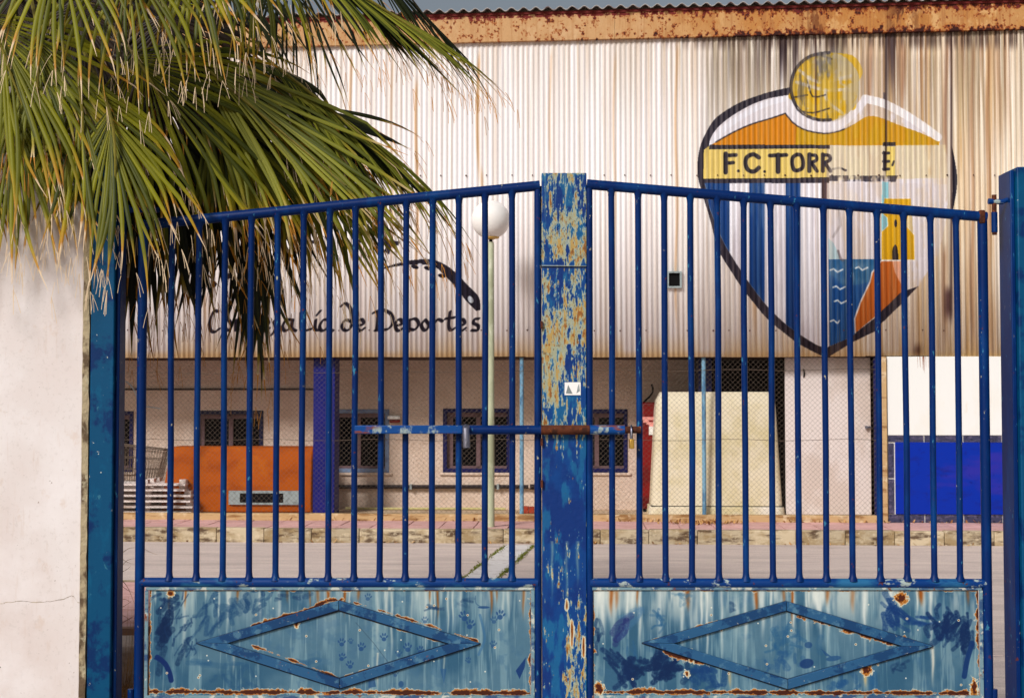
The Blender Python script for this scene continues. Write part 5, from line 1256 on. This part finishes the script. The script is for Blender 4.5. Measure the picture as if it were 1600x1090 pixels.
# ================================================================== PALM
palm = Thing('palm_tree', (-2.75, 7.75, 0), 'fan palm behind the white wall, its fronds hanging over wall and gate', 'palm tree', frame=None)
CR = Vector((-2.75, 7.75, 3.95))
mb = MB(); pts = [(-2.75, 7.75, z) for z in np.linspace(-.05, 3.8, 24)]
mb.tube(pts, [(.27 if i == 0 else .2+.018*((i*7) % 3-1)+.03*(i/23)) for i in range(24)], 18); palm.part('trunk', mb, M['trunk'])
NLEAF = [0]
def frond(hub, tip, n=44, spread=70, mat_='leaf', roll=0.0, fold=.25, droop=.35, width=.026, seed=0, up=None, singles=False, lenvar=.12, cost=.25, flare=.62, hair=True):
    """hub and tip: world points. Segments fan about the axis; normal picked toward 'up' and rolled"""
    r = random.Random(seed); hub = Vector(hub); tip = Vector(tip); ax = tip-hub; Lx = ax.length; a = ax.normalized()
    up = Vector(up) if up is not None else Vector((0, -1, .35)); nrm = (up-a*up.dot(a)).normalized()
    nrm = Matrix.Rotation(math.radians(roll), 3, a) @ nrm; sd_ = a.cross(nrm).normalized()
    # petiole and rib
    m_p = M['petiole'] if mat_ in ('leaf', 'leaf_pale') else M['petiole_dark']
    base = CR + Vector((r.uniform(-.1, .1), r.uniform(-.1, .1), r.uniform(-.1, .1)))
    mid = (base+hub)/2 + Vector((0, 0, .12+.1*r.random()))
    rib = [tuple(hub + a*Lx*cost*2*t + Vector((0, 0, -droop*.12*t*t)) - nrm*.006 for t in (1.0,))]
    Pp = bez([tuple(base), tuple(mid), tuple(hub), tuple(rib[0][0] if isinstance(rib[0], tuple) else rib[0])], 5)
    mb = MB(); mb.tube([Vector(p) for p in Pp], [.018*(1-.8*i/(len(Pp)-1)) for i in range(len(Pp))], 6)
    fr = palm.part('frond', mb, m_p)
    SEGS = 11; allv = []; allf = []; alla = []
    def emit(vv, ff, aa, last=False):
        me = bpy.data.meshes.new('leaflet'); loc = palm.loc
        me.from_pydata([tuple(Vector(v)-loc) for v in vv], [], ff); me.materials.append(M[mat_])
        at_ = me.attributes.new('leafpos', 'FLOAT_VECTOR', 'POINT'); at_.data.foreach_set('vector', [c for q in aa for c in q])
        me.polygons.foreach_set('use_smooth', [True]*len(me.polygons))
        o = bpy.data.objects.new('leaflet' if not last else 'leaf_blade', me); C.objects.link(o); o.parent = fr
        if last: o['kind'] = 'stuff'
        return o
    for i in range(n):
        s_ = (i+.5)/n*2-1; th = math.radians(spread)*s_ + r.gauss(0, .03)
        L = Lx*(1-.18*abs(s_)**2)*(1+r.gauss(0, lenvar)*.8); rv = r.random()
        st0 = hub + a*Lx*cost*(1-abs(s_))*.9
        d0 = (a*math.cos(th) + sd_*math.sin(th) - nrm*fold*abs(math.sin(th))).normalized()
        dr_ = droop*r.uniform(.6, 1.9); bendside = r.gauss(0, .22); tw = r.gauss(0, .25)
        v = []; f = []; aa = []; p = st0.copy(); d = d0.copy(); dl = L/SEGS; kink = r.uniform(.5, .95) if r.random() < .35 else 2
        for k in range(SEGS+1):
            t = k/SEGS
            w = width*.86*min(1, .16+t/flare)*(1 if t < flare else max(.06, 1-((t-flare)/(1-flare))**1.25))
            sw_ = d.cross(nrm)
            if sw_.length < .1: sw_ = sd_.copy()
            sw_.normalize(); q = Matrix.Rotation(tw*t, 3, d); sw_ = q @ sw_; nn_ = d.cross(sw_).normalized()
            if nn_.dot(nrm) < 0: nn_ = -nn_
            dep = w*.42*(1 if t < .75 else .7)
            v += [p-sw_*w*.5, p+nn_*dep, p+sw_*w*.5]; aa += [(t, rv, 0), (t, rv, 1), (t, rv, 0)]
            if k < SEGS: b = k*3; f += [(b, b+1, b+4, b+3), (b+1, b+2, b+5, b+4)]
            g_ = dr_*(t**1.7)*.75 + (1.0 if kink < t < kink+.1 else 0)
            d = (d + Vector((0, 0, -1))*g_*.42 + sd_*bendside*t*.25).normalized(); p = p + d*dl
        if hair and mat_ in ('leaf', 'leaf_dark', 'leaf_pale'):
            for q in range(r.choice((0,1,2,2,3))):
                hd = (d+Vector((r.gauss(0,.28), r.gauss(0,.2), r.gauss(0,.1)-.15))).normalized(); hp = p-d*dl*.6; b = len(v); hl = r.uniform(.03, .09); sw_ = hd.cross(Vector((0,1,0))).normalized()*.0011
                for k in range(4):
                    hh = hp+hd*hl*k/3+Vector((0, 0, -.004*k*k)); v += [hh-sw_, hh+sw_]; aa += [(1.25, rv*.3, 0)]*2
                    if k < 3: c_ = b+k*2; f.append((c_, c_+1, c_+3, c_+2))
        if singles and NLEAF[0] < 300: emit(v, f, aa); NLEAF[0] += 1
        else:
            b = len(allv); allv += v; alla += aa; allf += [tuple(x+b for x in q) for q in f]
    if allv: emit(allv, allf, alla, True)
def A(x, y, D): return at(x, y, D)
# nearest bright fronds (leaflets are parts)
frond(A(205,80,6.75), A(380,320,6.75), 50, 76, 'leaf', fold=.35, droop=.6, seed=1, singles=True, cost=.22, width=.025)
frond(A(-10,20,6.5), A(80,270,6.35), 40, 70, 'leaf', fold=.3, droop=.5, seed=2, singles=True)
frond(A(265,60,6.95), A(540,270,6.8), 42, 30, 'leaf_pale', fold=.4, droop=.5, seed=3, singles=True, cost=.5, width=.024)
frond(A(120,120,6.55), A(140,330,6.4), 40, 62, 'leaf', fold=.3, droop=.55, seed=4, singles=True, width=.023)
frond(A(470,-60,6.9), A(685,62,6.9), 44, 28, 'leaf_pale', fold=.5, droop=.3, seed=5, singles=True, cost=.6, up=(.3,-.35,1), width=.022)
frond(A(420,95,7.1), A(640,262,7.05), 46, 26, 'leaf_pale', fold=.5, droop=.42, seed=6, singles=True, cost=.6, up=(.3,-.3,1), width=.022)
frond(A(90,-110,6.5), A(100,60,6.2), 36, 85, 'leaf', fold=.2, droop=.8, seed=7, width=.024)
frond(A(300,-110,6.6), A(320,60,6.45), 34, 75, 'leaf', fold=.2, droop=.8, seed=8, width=.024)
frond(A(330,150,7.0), A(460,350,7.0), 40, 44, 'leaf', fold=.3, droop=.45, seed=9, width=.026)
frond(A(420,190,7.2), A(590,380,7.15), 36, 32, 'leaf', fold=.3, droop=.55, seed=10, width=.022)
frond(A(20,140,6.6), A(30,370,6.4), 38, 50, 'leaf', fold=.3, droop=.45, seed=11, width=.024)
frond(A(170,170,6.5), A(190,390,6.35), 34, 48, 'leaf', fold=.3, droop=.5, seed=12, width=.024)
frond(A(-90,60,6.6), A(-60,330,6.4), 34, 60, 'leaf', fold=.3, droop=.45, seed=13)
frond(A(440,180,7.3), A(560,400,7.3), 40, 45, 'leaf', fold=.3, droop=.6, seed=14, width=.02)
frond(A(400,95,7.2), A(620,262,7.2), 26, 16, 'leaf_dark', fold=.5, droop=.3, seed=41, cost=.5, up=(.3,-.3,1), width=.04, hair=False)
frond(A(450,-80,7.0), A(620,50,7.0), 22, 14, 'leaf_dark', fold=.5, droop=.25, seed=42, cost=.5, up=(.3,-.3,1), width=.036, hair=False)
frond(A(120,0,6.95), A(150,190,6.9), 40, 80, 'leaf_dead_shaded', fold=.2, droop=.4, seed=43, width=.034, hair=False)
frond(A(260,20,6.95), A(290,190,6.9), 40, 80, 'leaf_dead_shaded', fold=.2, droop=.4, seed=44, width=.034, hair=False)
frond(A(200,-90,6.45), A(200,110,6.3), 26, 88, 'leaf', fold=.2, droop=1.1, seed=45, width=.022)
frond(A(400,-110,6.9), A(410,70,6.8), 26, 70, 'leaf', fold=.2, droop=.9, seed=46, width=.018)
frond(A(60,60,6.5), A(50,230,6.4), 28, 60, 'leaf_pale', fold=.3, droop=.8, seed=47, width=.02)
# shaded and older ones behind
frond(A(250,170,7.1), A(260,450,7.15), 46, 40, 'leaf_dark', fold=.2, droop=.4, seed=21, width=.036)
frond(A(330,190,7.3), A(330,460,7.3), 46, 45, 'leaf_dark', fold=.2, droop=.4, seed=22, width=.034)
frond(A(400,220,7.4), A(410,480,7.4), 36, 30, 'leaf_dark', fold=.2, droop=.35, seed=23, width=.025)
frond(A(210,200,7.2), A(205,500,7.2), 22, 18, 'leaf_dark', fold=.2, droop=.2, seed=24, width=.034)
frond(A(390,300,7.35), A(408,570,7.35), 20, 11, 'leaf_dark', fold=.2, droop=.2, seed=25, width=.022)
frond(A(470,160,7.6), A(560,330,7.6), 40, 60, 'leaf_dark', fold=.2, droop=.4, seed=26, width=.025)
frond(A(230,60,7.2), A(250,330,7.2), 50, 70, 'leaf_dead_shaded', fold=.2, droop=.3, seed=27, width=.04)
frond(A(100,60,7.1), A(110,320,7.0), 46, 60, 'leaf_dead_shaded', fold=.2, droop=.3, seed=28, width=.04)
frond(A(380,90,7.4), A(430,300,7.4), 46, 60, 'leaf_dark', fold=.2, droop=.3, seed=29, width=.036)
frond(A(160,-60,7.3), A(180,160,7.2), 50, 85, 'leaf_dead_shaded', fold=.2, droop=.3, seed=30, width=.04)
frond(A(20,-20,7.2), A(30,230,7.1), 46, 70, 'leaf_dead_shaded', fold=.2, droop=.3, seed=31, width=.04)
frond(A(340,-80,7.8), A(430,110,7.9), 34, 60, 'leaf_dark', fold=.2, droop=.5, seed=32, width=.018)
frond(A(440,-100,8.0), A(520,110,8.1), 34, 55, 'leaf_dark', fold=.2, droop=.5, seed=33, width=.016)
frond(A(250,-140,8.0), A(300,40,8.1), 34, 70, 'leaf_dead_shaded', fold=.2, droop=.5, seed=34, width=.02)
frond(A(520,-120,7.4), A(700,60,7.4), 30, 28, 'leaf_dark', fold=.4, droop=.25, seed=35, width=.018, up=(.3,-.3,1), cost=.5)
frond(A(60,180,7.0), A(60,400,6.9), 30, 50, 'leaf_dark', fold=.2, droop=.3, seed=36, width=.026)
# crown parts outside the frame, so the tree stands complete from the side
for i, (dx, dy, dz) in enumerate(((-1.2,.3,.5),(-.9,-.3,1.0),(-.2,.5,1.3),(.5,.8,.9),(-.7,1.0,.4),(.2,-.2,1.4),(-1.3,-.4,-.1),(.7,1.1,.2))):
    hb = CR+Vector((dx, dy, dz))*.8; frond(hb, hb+Vector((dx, dy, dz*.4)).normalized()*.9, 30, 65, 'leaf', fold=.3, droop=.5, seed=60+i, up=(0,0,1), width=.028, hair=False)
